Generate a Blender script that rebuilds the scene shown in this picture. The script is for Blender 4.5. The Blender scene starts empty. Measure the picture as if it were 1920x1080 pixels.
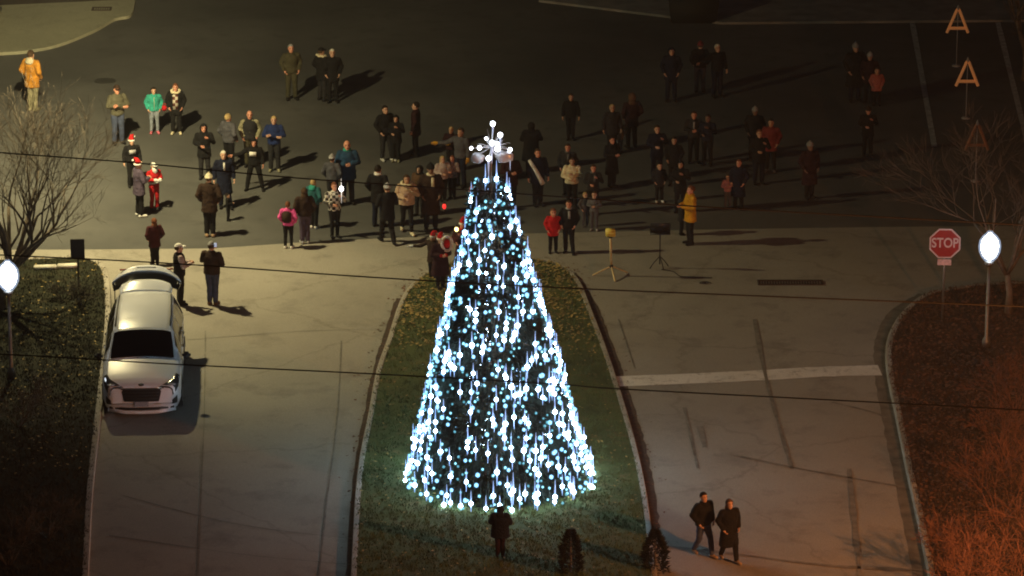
SKY_S = 0.08
VEIL_DENSITY = 0.0006
STREET_W = 7600
LSIGN = 1.0
AMBER_W = 9500
GLOBE_E = 14.0
BULB_E = 62.0
import bpy, bmesh, math, random
from math import radians as R, sin, cos, pi
from mathutils import Vector, Matrix, Quaternion, noise
random.seed(7)
sc = bpy.context.scene
COL = sc.collection
# ------------------------------------------------------------------ camera
PITCH = R(18.5); CAMH = 37.7; FPX = 8200.0
cam_d = bpy.data.cameras.new("camera"); cam = bpy.data.objects.new("camera", cam_d); COL.objects.link(cam)
CAM = Vector((0, -CAMH / math.tan(PITCH), CAMH))
cam.location = CAM; cam.rotation_euler = (pi / 2 - PITCH, 0, 0)
cam_d.sensor_width = 36; cam_d.lens = FPX / 1920 * 36; cam_d.clip_start = 1; cam_d.clip_end = 2000
sc.camera = cam
# ------------------------------------------------------------------ sky (night)
w = bpy.data.worlds.new("World"); sc.world = w; w.use_nodes = True
nt = w.node_tree; bg = nt.nodes['Background']
sky = nt.nodes.new('ShaderNodeTexSky'); sky.sky_type = 'NISHITA'; sky.sun_disc = False
sky.sun_elevation = R(-2.5); sky.sun_rotation = R(200)
nt.links.new(sky.outputs[0], bg.inputs[0]); bg.inputs[1].default_value = SKY_S
sc.view_settings.view_transform = 'Standard'; sc.view_settings.look = 'None'
sc.view_settings.exposure = 0.0; sc.view_settings.gamma = 1.0
sc.cycles.max_bounces = 4; sc.cycles.diffuse_bounces = 2; sc.cycles.glossy_bounces = 2
sc.cycles.sample_clamp_indirect = 2.0
sc.cycles.filter_width = 1.9

# ------------------------------------------------------------------ helpers
FW = Vector((0, cos(PITCH), -sin(PITCH))); UP = Vector((0, sin(PITCH), cos(PITCH)))
def ray(px, py):
    return Vector((1, 0, 0)) * ((px - 960) / FPX) + UP * ((540 - py) / FPX) + FW
def G(px, py, z=0.0):
    """the point of the ground (height z) that stands at this place of the photograph"""
    d = ray(px, py); t = (z - CAM.z) / d.z
    return CAM + d * t
def AY(px, py, y):
    d = ray(px, py); t = (y - CAM.y) / d.y
    return CAM + d * t
def height_of(fx, fy, ty):
    p = G(fx, fy); q = AY(fx, ty, p.y)
    return q.z

MATS = {}
def mat(name, col, rough=0.7, metal=0.0, var=0.0, scale=6.0, bump=0.0, bscale=40.0, emit=None, estr=0.0, sample=True, spec=0.5):
    if name in MATS: return MATS[name]
    m = bpy.data.materials.new(name); m.use_nodes = True; MATS[name] = m
    t = m.node_tree; b = t.nodes['Principled BSDF']
    b.inputs['Base Color'].default_value = (*col, 1); b.inputs['Roughness'].default_value = rough
    b.inputs['Metallic'].default_value = metal; b.inputs['Specular IOR Level'].default_value = spec
    if var or bump:
        tc = t.nodes.new('ShaderNodeTexCoord')
    if var:
        n = t.nodes.new('ShaderNodeTexNoise'); n.inputs['Scale'].default_value = scale; n.inputs['Detail'].default_value = 5
        t.links.new(tc.outputs['Object'], n.inputs['Vector'])
        cr = t.nodes.new('ShaderNodeValToRGB'); t.links.new(n.outputs['Fac'], cr.inputs[0])
        cr.color_ramp.elements[0].position = .3; cr.color_ramp.elements[1].position = .7
        cr.color_ramp.elements[0].color = (*[c * (1 - var) for c in col], 1)
        cr.color_ramp.elements[1].color = (*[min(1, c * (1 + var)) for c in col], 1)
        t.links.new(cr.outputs[0], b.inputs['Base Color'])
    if bump:
        n2 = t.nodes.new('ShaderNodeTexNoise'); n2.inputs['Scale'].default_value = bscale; n2.inputs['Detail'].default_value = 4
        t.links.new(tc.outputs['Object'], n2.inputs['Vector'])
        bp = t.nodes.new('ShaderNodeBump'); bp.inputs['Strength'].default_value = bump; bp.inputs['Distance'].default_value = .05
        t.links.new(n2.outputs['Fac'], bp.inputs['Height']); t.links.new(bp.outputs[0], b.inputs['Normal'])
    if emit:
        b.inputs['Emission Color'].default_value = (*emit, 1); b.inputs['Emission Strength'].default_value = estr
        if not sample: m.cycles.emission_sampling = 'NONE'
    return m

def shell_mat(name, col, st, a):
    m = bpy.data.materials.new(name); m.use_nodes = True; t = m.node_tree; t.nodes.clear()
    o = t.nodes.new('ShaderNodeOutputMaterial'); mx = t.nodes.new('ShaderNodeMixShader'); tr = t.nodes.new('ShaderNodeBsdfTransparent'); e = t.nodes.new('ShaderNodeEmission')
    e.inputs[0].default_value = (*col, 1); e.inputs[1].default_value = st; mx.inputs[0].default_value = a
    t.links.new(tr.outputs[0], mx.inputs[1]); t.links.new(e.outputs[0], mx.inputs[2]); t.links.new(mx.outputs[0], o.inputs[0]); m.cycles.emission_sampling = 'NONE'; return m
def ground_mat(name, c1, c2, c3, s1, s2, rough=0.9, bump=.3, crack=0.0, joints=None, grain=250):
    """large patches + small blotches + fine grain, optional cracks, in world metres"""
    m = bpy.data.materials.new(name); m.use_nodes = True; MATS[name] = m
    t = m.node_tree; b = t.nodes['Principled BSDF']; L = t.links.new
    b.inputs['Roughness'].default_value = rough; b.inputs['Specular IOR Level'].default_value = .3
    tc = t.nodes.new('ShaderNodeTexCoord')
    def nz(s, d=5, r=.6):
        n = t.nodes.new('ShaderNodeTexNoise'); n.inputs['Scale'].default_value = s; n.inputs['Detail'].default_value = d
        n.inputs['Roughness'].default_value = r; L(tc.outputs['Object'], n.inputs['Vector']); return n
    def ramp(src, p0, p1, a, bb):
        r = t.nodes.new('ShaderNodeValToRGB'); r.color_ramp.elements[0].position = p0; r.color_ramp.elements[1].position = p1
        r.color_ramp.elements[0].color = (*a, 1); r.color_ramp.elements[1].color = (*bb, 1); L(src, r.inputs[0]); return r
    def mix(f, a, bb, mode='MIX'):
        x = t.nodes.new('ShaderNodeMix'); x.data_type = 'RGBA'; x.blend_type = mode
        if isinstance(f, float): x.inputs[0].default_value = f
        else: L(f, x.inputs[0])
        L(a, x.inputs[6]); L(bb, x.inputs[7]); return x.outputs[2]
    A = ramp(nz(s1).outputs['Fac'], .35, .65, c1, c2)
    Bn = nz(s2, 6, .7); Bm = ramp(Bn.outputs['Fac'], .52, .72, (0, 0, 0), (1, 1, 1))
    C3 = t.nodes.new('ShaderNodeRGB'); C3.outputs[0].default_value = (*c3, 1)
    o = mix(Bm.outputs[0], A.outputs[0], C3.outputs[0])
    g = ramp(nz(grain, 2).outputs['Fac'], .3, .7, (.72, .72, .72), (1.2, 1.2, 1.2))
    o = mix(1.0, o, g.outputs[0], 'MULTIPLY')
    if crack:
        vo = t.nodes.new('ShaderNodeTexVoronoi'); vo.feature = 'DISTANCE_TO_EDGE'; vo.inputs['Scale'].default_value = crack
        wn = nz(1.2, 6); ad = t.nodes.new('ShaderNodeMix'); ad.data_type = 'RGBA'; ad.blend_type = 'ADD'; ad.inputs[0].default_value = 1.4
        L(tc.outputs['Object'], ad.inputs[6]); L(wn.outputs['Color'], ad.inputs[7]); L(ad.outputs[2], vo.inputs['Vector'])
        k = ramp(vo.outputs['Distance'], .0, .008, (.80, .79, .77), (1, 1, 1)); o = mix(1.0, o, k.outputs[0], 'MULTIPLY')
    L(o, b.inputs['Base Color'])
    bp = t.nodes.new('ShaderNodeBump'); bp.inputs['Strength'].default_value = bump; bp.inputs['Distance'].default_value = .03
    L(nz(30, 6, .8).outputs['Fac'], bp.inputs['Height']); L(bp.outputs[0], b.inputs['Normal'])
    return m

def checker(name, c1, c2, s):
    if name in MATS: return MATS[name]
    m = mat(name, c1, .85); t = m.node_tree
    tc = t.nodes.new('ShaderNodeTexCoord'); ck = t.nodes.new('ShaderNodeTexChecker')
    ck.inputs['Color1'].default_value = (*c1, 1); ck.inputs['Color2'].default_value = (*c2, 1); ck.inputs['Scale'].default_value = s
    t.links.new(tc.outputs['Object'], ck.inputs['Vector']); t.links.new(ck.outputs[0], t.nodes['Principled BSDF'].inputs['Base Color'])
    return m

def mk(name, bm, m, parent=None, smooth=True):
    me = bpy.data.meshes.new(name)
    if smooth:
        for f in bm.faces: f.smooth = True
    bm.to_mesh(me); bm.free()
    return link(name, me, m, parent)
def link(name, me, m, parent=None):
    o = bpy.data.objects.new(name, me); COL.objects.link(o)
    ms = m if isinstance(m, (list, tuple)) else [m]
    if len(me.materials) == 0:
        for x in ms: me.materials.append(x)
    for i, x in enumerate(ms):
        if i < len(o.material_slots):
            o.material_slots[i].link = 'OBJECT'; o.material_slots[i].material = x
    if parent: o.parent = parent
    return o
def tag(o, label, cat=None, group=None, kind=None):
    o['label'] = label
    if cat: o['category'] = cat
    if group: o['group'] = group
    if kind: o['kind'] = kind
    return o
def thing(name, label, cat, loc=(0, 0, 0), rz=0, group=None):
    o = bpy.data.objects.new(name, None); COL.objects.link(o); o.empty_display_size = .2
    o.location = loc; o.rotation_euler = (0, 0, rz); return tag(o, label, cat, group)

def frame(d):
    d = d.normalized(); a = Vector((0, 1, 0)) if abs(d.y) < .9 else Vector((1, 0, 0))
    x = a.cross(d).normalized(); return x, d.cross(x).normalized(), d
def bridge(bm, A, B):
    n = len(A)
    for i in range(n):
        bm.faces.new((A[i], A[(i + 1) % n], B[(i + 1) % n], B[i]))
def cap(bm, p0, p1, r0, r1, n=10, h=3, sx=1, sy=1):
    """closed tapered capsule"""
    p0 = Vector(p0); p1 = Vector(p1); x, y, d = frame(p1 - p0)
    rings = []
    prof = []
    for i in range(1, h + 1):
        a = -pi / 2 + (pi / 2) * i / h; prof.append((p0 + d * r0 * sin(a), r0 * cos(a)))
    for i in range(0, h):
        a = (pi / 2) * i / h; prof.append((p1 + d * r1 * sin(a), r1 * cos(a)))
    for c, r in prof:
        rings.append([bm.verts.new(c + x * (r * sx * cos(2 * pi * k / n)) + y * (r * sy * sin(2 * pi * k / n))) for k in range(n)])
    for A, B in zip(rings, rings[1:]): bridge(bm, A, B)
    a = bm.verts.new(p0 - d * r0); b = bm.verts.new(p1 + d * r1)
    for k in range(n):
        bm.faces.new((a, rings[0][(k + 1) % n], rings[0][k])); bm.faces.new((b, rings[-1][k], rings[-1][(k + 1) % n]))
def tube(bm, p0, p1, r0, r1=None, n=8, caps=True):
    r1 = r0 if r1 is None else r1
    p0 = Vector(p0); p1 = Vector(p1); x, y, d = frame(p1 - p0)
    A = [bm.verts.new(p0 + x * (r0 * cos(2 * pi * k / n)) + y * (r0 * sin(2 * pi * k / n))) for k in range(n)]
    B = [bm.verts.new(p1 + x * (r1 * cos(2 * pi * k / n)) + y * (r1 * sin(2 * pi * k / n))) for k in range(n)]
    bridge(bm, A, B)
    if caps: bm.faces.new(A[::-1]); bm.faces.new(B)
def path(bm, pts, r, n=6):
    pts = [Vector(p) for p in pts]; prev = None
    for i, p in enumerate(pts):
        d = (pts[min(i + 1, len(pts) - 1)] - pts[max(i - 1, 0)])
        x, y, _ = frame(d); rr = r[i] if isinstance(r, (list, tuple)) else r
        ring = [bm.verts.new(p + x * (rr * cos(2 * pi * k / n)) + y * (rr * sin(2 * pi * k / n))) for k in range(n)]
        if prev: bridge(bm, prev, ring)
        else: bm.faces.new(ring[::-1])
        prev = ring
    bm.faces.new(prev)
def lathe(bm, prof, n=16, c=(0, 0, 0), sx=1, sy=1, M=None):
    """prof: (r, z) pairs; closed at both ends"""
    c = Vector(c); rings = []
    for r, z in prof:
        ring = []
        for k in range(n):
            v = Vector((r * sx * cos(2 * pi * k / n), r * sy * sin(2 * pi * k / n), z)) + c
            ring.append(bm.verts.new(M @ v if M else v))
        rings.append(ring)
    for A, B in zip(rings, rings[1:]): bridge(bm, A, B)
    bm.faces.new(rings[0][::-1]); bm.faces.new(rings[-1])
def loft(bm, rs, n=14):
    """rs: (cx, cy, cz, rx, ry)"""
    rings = [[bm.verts.new((cx + rx * cos(2 * pi * k / n), cy + ry * sin(2 * pi * k / n), cz)) for k in range(n)] for cx, cy, cz, rx, ry in rs]
    for A, B in zip(rings, rings[1:]): bridge(bm, A, B)
    bm.faces.new(rings[0][::-1]); bm.faces.new(rings[-1])
def box(bm, c, s, M=None, bev=0.0):
    b2 = bmesh.new(); bmesh.ops.create_cube(b2, size=1)
    for v in b2.verts: v.co = Vector((v.co.x * s[0], v.co.y * s[1], v.co.z * s[2]))
    if bev: bmesh.ops.bevel(b2, geom=b2.edges[:], offset=bev, segments=2, affect='EDGES')
    add(bm, b2, Matrix.Translation(Vector(c)) if M is None else M @ Matrix.Translation(Vector(c)))
def add(bm, b2, M=None):
    vs = {}
    for v in b2.verts: vs[v] = bm.verts.new(M @ v.co if M else v.co)
    for f in b2.faces:
        try: nf = bm.faces.new([vs[v] for v in f.verts]); nf.material_index = f.material_index
        except ValueError: pass
    b2.free()
def ball(bm, c, rx, ry=None, rz=None, sub=2, M=None):
    ry = rx if ry is None else ry; rz = rx if rz is None else rz
    b2 = bmesh.new(); bmesh.ops.create_icosphere(b2, subdivisions=sub, radius=1)
    T = Matrix.Translation(Vector(c)) @ Matrix.Diagonal((rx, ry, rz, 1))
    add(bm, b2, M @ T if M else T)
def spline(P, k=8):
    P = [Vector(p) for p in P]; out = []
    for i in range(len(P) - 1):
        a = P[max(i - 1, 0)]; b = P[i]; c = P[i + 1]; d = P[min(i + 2, len(P) - 1)]
        for j in range(k):
            t = j / k
            out.append(.5 * ((2 * b) + (c - a) * t + (2 * a - 5 * b + 4 * c - d) * t * t + (3 * b - 3 * c + d - a) * t ** 3))
    out.append(P[-1]); return out
def sheet(name, pts, z, m, label, thick=0.0, kind='structure', cat=None):
    """flat ground polygon from 3D points; thick gives it real sides going down"""
    bm = bmesh.new(); vs = [bm.verts.new((p.x, p.y, z)) for p in pts]
    f = bm.faces.new(vs); f.normal_update()
    if f.normal.z < 0: f.normal_flip()
    if thick:
        r = bmesh.ops.extrude_face_region(bm, geom=[f]); 
        for v in r['geom']:
            if isinstance(v, bmesh.types.BMVert): v.co.z -= thick
    bmesh.ops.triangulate(bm, faces=bm.faces[:])
    bmesh.ops.recalc_face_normals(bm, faces=bm.faces[:])
    o = mk(name, bm, m, smooth=False); tag(o, label, cat, None, kind); return o
def kerb(name, pts, wd, h, m, label, z0=-.05):
    bm = bmesh.new(); prev = None; n = len(pts)
    for i, p in enumerate(pts):
        d = (pts[min(i + 1, n - 1)] - pts[max(i - 1, 0)]); d.z = 0; d.normalize(); s = Vector((d.y, -d.x, 0))
        jz = .006 * noise.noise(p * 2)
        prof = [(-wd / 2, z0), (-wd / 2, h - .02), (-wd / 2 + .02, h), (wd / 2 - .03, h), (wd / 2, h - .03), (wd / 2, z0)]
        ring = [bm.verts.new((p.x + s.x * a, p.y + s.y * a, b + jz)) for a, b in prof]
        if prev:
            for k in range(5): bm.faces.new((prev[k], prev[k + 1], ring[k + 1], ring[k]))
        prev = ring
    bmesh.ops.recalc_face_normals(bm, faces=bm.faces[:])
    o = mk(name, bm, m, smooth=False); return tag(o, label, None, None, 'structure')
def strip(name, pts, wd, z, m, label, jit=0.0):
    L = []; Rr = []; n = len(pts)
    for i, p in enumerate(pts):
        d = (pts[min(i + 1, n - 1)] - pts[max(i - 1, 0)]); d.z = 0; d.normalize(); s = Vector((d.y, -d.x, 0))
        ww = wd / 2 * (1 + jit * noise.noise(p * 3.1 + Vector((5, 0, 0)))); L.append(p + s * ww); Rr.append(p - s * ww)
    bm = bmesh.new(); a = [bm.verts.new((p.x, p.y, z)) for p in L]; b = [bm.verts.new((p.x, p.y, z)) for p in Rr]
    for i in range(n - 1): bm.faces.new((a[i], b[i], b[i + 1], a[i + 1]))
    bmesh.ops.recalc_face_normals(bm, faces=bm.faces[:])
    for f in bm.faces:
        if f.normal.z < 0: f.normal_flip()
    o = mk(name, bm, m, smooth=False); return tag(o, label, None, None, 'structure')

# ------------------------------------------------------------------ street lighting (real lamps of the place)
EMIT_STREET = STREET_W
def light(name, loc, energy, col, rad, parent, spot=None, target=None, blend=.4):
    d = bpy.data.lights.new(name, 'SPOT' if spot else 'POINT'); d.energy = energy; d.color = col; d.shadow_soft_size = rad
    if spot: d.spot_size = R(spot); d.spot_blend = blend
    o = bpy.data.objects.new(name, d); COL.objects.link(o); o.parent = parent; o.location = loc
    if target is not None:
        o.rotation_euler = (Vector(target) - Vector(loc)).to_track_quat('-Z', 'Y').to_euler()
    return o
def luminaire(d):
    '''falloff shaped by hand: boosted up the street, cut toward the near side and far right'''
    d.use_nodes = True; t = d.node_tree; L = t.links.new; em = t.nodes['Emission']
    tc = t.nodes.new('ShaderNodeTexCoord'); sp_ = t.nodes.new('ShaderNodeSeparateXYZ'); L(tc.outputs['Normal'], sp_.inputs[0])
    def M(op, a, b=None, clamp=False):
        n = t.nodes.new('ShaderNodeMath'); n.operation = op; n.use_clamp = clamp
        for i, v in enumerate((a, b)):
            if v is None: continue
            if isinstance(v, (int, float)): n.inputs[i].default_value = v
            else: L(v, n.inputs[i])
        return n.outputs[0]
    x = M('MULTIPLY', sp_.outputs[0], LSIGN); y = M('MULTIPLY', sp_.outputs[1], LSIGN)
    fwd = M('MAXIMUM', y, 0.0); side = M('SUBTRACT', 1.0, M('MAXIMUM', x, 0.0))
    boost = M('ADD', 1.0, M('MULTIPLY', M('MULTIPLY', M('POWER', fwd, 2.0), 3.2), side))
    boost = M('MULTIPLY', boost, M('MAXIMUM', M('SUBTRACT', 1.0, M('MULTIPLY', M('MULTIPLY', M('MAXIMUM', x, 0.0), fwd), 1.5)), .15))
    back = M('MULTIPLY', y, -1.0)
    mr = t.nodes.new('ShaderNodeMapRange'); mr.interpolation_type = 'SMOOTHSTEP'; mr.clamp = True; L(back, mr.inputs[0])
    mr.inputs[1].default_value = .68; mr.inputs[2].default_value = .90; mr.inputs[3].default_value = 1.0; mr.inputs[4].default_value = .06
    mx = t.nodes.new('ShaderNodeMapRange'); mx.clamp = True; L(x, mx.inputs[0])
    mx.inputs[1].default_value = .70; mx.inputs[2].default_value = .92; mx.inputs[3].default_value = 1.0; mx.inputs[4].default_value = .75
    L(M('MULTIPLY', M('MULTIPLY', boost, mr.outputs[0]), mx.outputs[0]), em.inputs['Strength'])
metal_pole = mat('galvanised', (.22, .22, .21), .5, .6, .15, 9)
black_metal = mat('black_metal', (.018, .018, .02), .45, .3)
def street_lamp(base, head, label, col, energy, rad=.22, spot=None, aim=None):
    base = Vector(base); head = Vector(head); t = thing('street_lamp', label, 'street lamp', base)
    h = head - base
    bm = bmesh.new(); lathe(bm, [(.16, 0), (.16, .25), (.11, .3), (.07, h.z + .1)], 12); mk('pole', bm, metal_pole, t)
    bm = bmesh.new(); dr = Vector((h.x, h.y, 0))
    path(bm, [(0, 0, h.z - .7), dr * .25 + Vector((0, 0, h.z - .1)), dr * .6 + Vector((0, 0, h.z + .12)), dr * .9 + Vector((0, 0, h.z + .1))], .035, 8); mk('arm', bm, metal_pole, t)
    bm = bmesh.new(); M = Matrix.Translation(h + Vector((0, 0, .1))) @ Matrix.Rotation(math.atan2(dr.y, dr.x), 4, 'Z')
    box(bm, (0, 0, .03), (.75, .3, .1), M, .03); mk('lamp_head', bm, metal_pole, t)
    bm = bmesh.new(); box(bm, (0, 0, -.035), (.5, .22, .02), M, .005)
    mk('lamp_glass', bm, mat('glass_' + label[:6], (.9, .85, .7), .3, emit=col, estr=25, sample=False), t)
    lo = light('lamp_light', h + Vector((0, 0, -.05)), energy, col, rad, t)
    if aim == 'street': luminaire(lo.data)
    return t
street_lamp(G(-95, 505), G(125, 492) + Vector((0, 0, 9.6)), 'tall street lamp with curved arm reaching over the bare tree at far left', (1, .84, .43), STREET_W, .2, None, 'street')
street_lamp(G(2420, 1420), G(2320, 1400) + Vector((0, 0, 6.8)), 'low amber street lamp beyond the mulched bed at lower right', (1, .36, .11), AMBER_W, .15)
# ------------------------------------------------------------------ the ground
asphalt = ground_mat('asphalt', (.082, .083, .081), (.138, .137, .131), (.076, .076, .074), .16, 1.1, .85, .35, grain=60)
concrete = ground_mat('concrete', (.27, .25, .215), (.34, .315, .27), (.20, .185, .16), .18, .8, .85, .2, crack=.13, grain=45)
concrete2 = ground_mat('walk_concrete', (.34, .33, .24), (.40, .39, .28), (.28, .27, .20), .3, 1.3, .85, .2, grain=45)
kerbm = ground_mat('kerb_concrete', (.33, .30, .26), (.42, .39, .34), (.22, .19, .15), 1.2, 4, .85, .3, grain=60)
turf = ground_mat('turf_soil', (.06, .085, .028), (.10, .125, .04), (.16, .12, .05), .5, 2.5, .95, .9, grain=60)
mulch = ground_mat('mulch', (.04, .026, .018), (.075, .045, .03), (.035, .03, .022), .6, 4, .95, 1.0, grain=70)
paint = ground_mat('road_paint', (.64, .62, .57), (.76, .73, .68), (.30, .28, .25), .8, 3.5, .7, .2, grain=60)
tar_shade = mat('tar_shade', (.17, .155, .13), .8, var=.35, scale=4)  # tone of the sealed seams, also of the painted shadow band
dirt_shade = mat('gutter_dirt_shade', (.06, .035, .022), .95, var=.5, scale=7, bump=.6, bscale=30)  # gutter litter and seams, also carries painted kerb shade
S = 400
bm = bmesh.new(); bmesh.ops.create_grid(bm, x_segments=1, y_segments=1, size=S)
o = mk('ground', bm, asphalt, smooth=False); o.location = (0, 100, 0); tag(o, 'dark asphalt street and parking area where the crowd stands', None, None, 'structure')
edge = [(-400, 470), (170, 468), (400, 466), (560, 455), (720, 447), (900, 440), (1080, 436), (1300, 431), (1560, 427), (1740, 425), (2400, 420)]
pts = [G(x, y) for x, y in edge] + [G(2900, 1400), G(2900, 2200), G(-900, 2200), G(-700, 1100)]
sheet('concrete_drive', pts, .004, concrete, 'pale concrete drive lanes around the tree island')
# far pavements
pts = spline([G(-300, 118), G(0, 104), G(70, 97), G(120, 85), G(180, 60), G(215, 40), G(246, 32), G(254, 3)], 6) + [G(160, 8), G(-20, 16), G(-300, 20)]
sheet('pavement', pts, .10, concrete2, 'pale yellowish concrete pavement corner at upper left', .16)
sheet('verge', [G(-300, 20), G(-20, 16), G(160, 8), G(254, 3), G(262, -60), G(-300, -90)], .095, mulch, 'brown verge above the pavement corner', .12)
sheet('sidewalk', [G(1010, 4), G(1352, 46), G(1700, 43), G(2300, 38), G(2300, -120), G(1010, -120)], .08, mat('far_walk', (.22, .21, .20), .9, var=.3, scale=1.5), 'grey sidewalk along the far side of the parking area', .12)
# lawns
LK = spline([G(-300, 494), G(0, 494), (G(110, 491)), G(158, 491), G(187, 503), G(199, 530), G(202, 600), G(193, 700), G(183, 790), G(168, 930), G(160, 1080), G(150, 1250), G(140, 1500)], 8)
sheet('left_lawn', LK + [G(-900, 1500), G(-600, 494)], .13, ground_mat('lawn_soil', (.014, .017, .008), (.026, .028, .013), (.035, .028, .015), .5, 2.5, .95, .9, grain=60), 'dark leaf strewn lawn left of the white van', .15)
kerb('left_kerb', LK, .17, .145, kerbm, 'concrete kerb along the left lawn')
RK = spline([G(2500, 520), G(1920, 538), G(1800, 548), G(1735, 562), G(1693, 598), G(1669, 645), G(1668, 700), G(1686, 790), G(1706, 890), G(1728, 990), G(1746, 1080), G(1790, 1300), G(1830, 1500)], 8)
sheet('right_bed', RK + [G(2900, 1500), G(2900, 520)], .13, mulch, 'brown leaf covered planting bed at right', .15)
kerb('right_kerb', RK, .17, .145, kerbm, 'concrete kerb curving round the right bed')
IL = [G(650, 1500), G(655, 1250), G(664, 1080), G(675, 900), G(697, 780), G(712, 700), G(733, 640), G(752, 580), G(772, 545), G(812, 512), G(870, 497), G(940, 490), G(1010, 494), G(1055, 508), G(1082, 535), G(1105, 590), G(1128, 650), G(1150, 715), G(1173, 790), G(1192, 860), G(1206, 930), G(1216, 1000), G(1225, 1080), G(1240, 1250), G(1255, 1500)]
IK = spline(IL, 8)
sheet('island_lawn', IK, .12, turf, 'grass island under the lit tree', .14)
kerb('island_kerb', IK, .15, .135, kerbm, 'weathered kerb round the grass island')
# gutter litter with painted kerb shade, sealed joints and painted shadow bands on the drive
strip('gutter', spline([G(1086, 530), G(1120, 592), G(1142, 650), G(1165, 715), G(1188, 790), G(1207, 860), G(1220, 930), G(1229, 1000)], 8), .24, .010, dirt_shade, 'dark leaf litter and painted shade in the gutter right of the island', .5)
strip('gutter_left', spline([G(748, 560), G(728, 620), G(706, 690), G(688, 780), G(667, 900), G(655, 1080)], 8), .16, .010, dirt_shade, 'dark seam in the gutter left of the island', .5)
strip('gutter_right', spline([G(1735, 553), G(1680, 588), G(1655, 640), G(1654, 700), G(1670, 790), G(1690, 890), G(1710, 990), G(1728, 1080)], 8), .40, .010, mat('gutter_stain', (.13, .115, .09), .9, var=.4, scale=3), 'stained gutter beside the right kerb', .3)
seam_shade = [([(385, 620), (383, 780), (378, 900), (372, 1080)], .025), ([(640, 640), (632, 780), (612, 950), (598, 1080)], .03),
         ([(230, 930), (450, 985), (700, 1015)], .03), ([(205, 1005), (450, 1040), (660, 1060)], .03), ([(350, 638), (560, 622), (720, 618)], .02),  # first two: faint dark lines across the left lane
         ([(1415, 600), (1432, 690), (1458, 790), (1485, 880)], .10), ([(1283, 765), (1298, 830), (1309, 880)], .08), ([(1312, 800), (1322, 840)], .14),
         ([(1592, 880), (1600, 960), (1612, 1080), (1622, 1200)], .13), ([(1160, 600), (1190, 690)], .03), ([(1236, 1026), (1330, 1034), (1560, 1062), (1740, 1070)], .12),  # last: plain dark strip across the lower lane
         ([(1560, 755), (1640, 775), (1660, 785)], .09), ([(1380, 855), (1500, 880), (1640, 905), (1700, 915)], .10)]  # last: a long cast shadow from the right, painted as a band
for P, wd in seam_shade:
    strip('seam_shade_strip', spline([G(*p) for p in P], 6), wd, .018, tar_shade, 'dark sealed seam and painted shade strip in the concrete drive', .9)
# painted markings
strip('stop_line', spline([G(1158, 716), G(1290, 711), G(1420, 705), G(1540, 698), G(1650, 695)], 6), .76, .015, paint, 'worn white stop line across the right lane', .12)
for a, b, c in (((1709, 33), (1728, 140), (1752, 275)), ((1870, 38), (1895, 140), (1928, 275))):
    strip('parking_line', spline([G(*a), G(*b), G(*c)], 6), .17, .004 + .004, mat('faded_paint', (.42, .42, .40), .8, var=.4, scale=5), 'faded white parking bay line at upper right', .2)
# covers and drains
def drain(px, py, wx, wy, label, slats=True):
    p = G(px, py); t = thing('storm_drain', label, 'drain', (p.x, p.y, .012))
    bm = bmesh.new()
    for sx in (-1, 1): box(bm, (sx * wx / 2, 0, .01), (.04, wy, .03))
    for sy in (-1, 1): box(bm, (0, sy * wy / 2, .01), (wx + .04, .04, .03))
    mk('frame', bm, mat('rust', (.05, .03, .02), .8, .3, .3, 8), t, False)
    bm = bmesh.new(); n = int(wx / .07)
    for i in range(n): box(bm, (-wx / 2 + (i + .5) * wx / n, 0, .004), (.03, wy - .04, .012))
    mk('grate', bm, mat('rust_dark', (.03, .02, .015), .8, .3, .3, 8), t, False)
    return t
drain(1482, 531, 1.75, .36, 'long dark drain grate in the drive right of the stands')
t = drain(191, 23, .62, .38, 'brown drain grate in the upper left pavement'); t.location.z = .112
p = G(197, 152); t = thing('manhole_cover', 'round dark manhole cover in the street at upper left', 'manhole cover', (p.x, p.y, .001))
bm = bmesh.new(); lathe(bm, [(.30, 0), (.30, .014), (.28, .016)], 28); mk('cover', bm, mat('iron', (.075, .075, .072), .6, .5, .2, 20), t, False)
bm = bmesh.new(); lathe(bm, [(.35, 0), (.35, .008)], 28); mk('rim', bm, mat('iron_rim', (.06, .06, .057), .7, .4), t, False)
p = G(-6, 40)
bm = bmesh.new(); box(bm, (0, 0, 0), (.14, 1.9, .16), None, .02); o = mk('white_rail', bm, mat('white_timber', (.75, .72, .62), .6, var=.1)); o.location = (p.x, p.y, .19); tag(o, 'white timber edge at the upper left border of the pavement', 'timber edge')
p = G(110, 513); 
bm = bmesh.new(); box(bm, (-.36, 0, 0), (.62, .12, .14), None, .02); box(bm, (.26, .03, .005), (.58, .12, .15), None, .02); o = mk('kerb_stone', bm, mat('white_stone', (.72, .68, .58), .6, var=.25, scale=4)); o.location = (p.x, p.y, .19); o.rotation_euler.z = R(6); tag(o, 'low whitish kerb stones on the lawn behind the dark sign', 'kerb stones')

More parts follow.
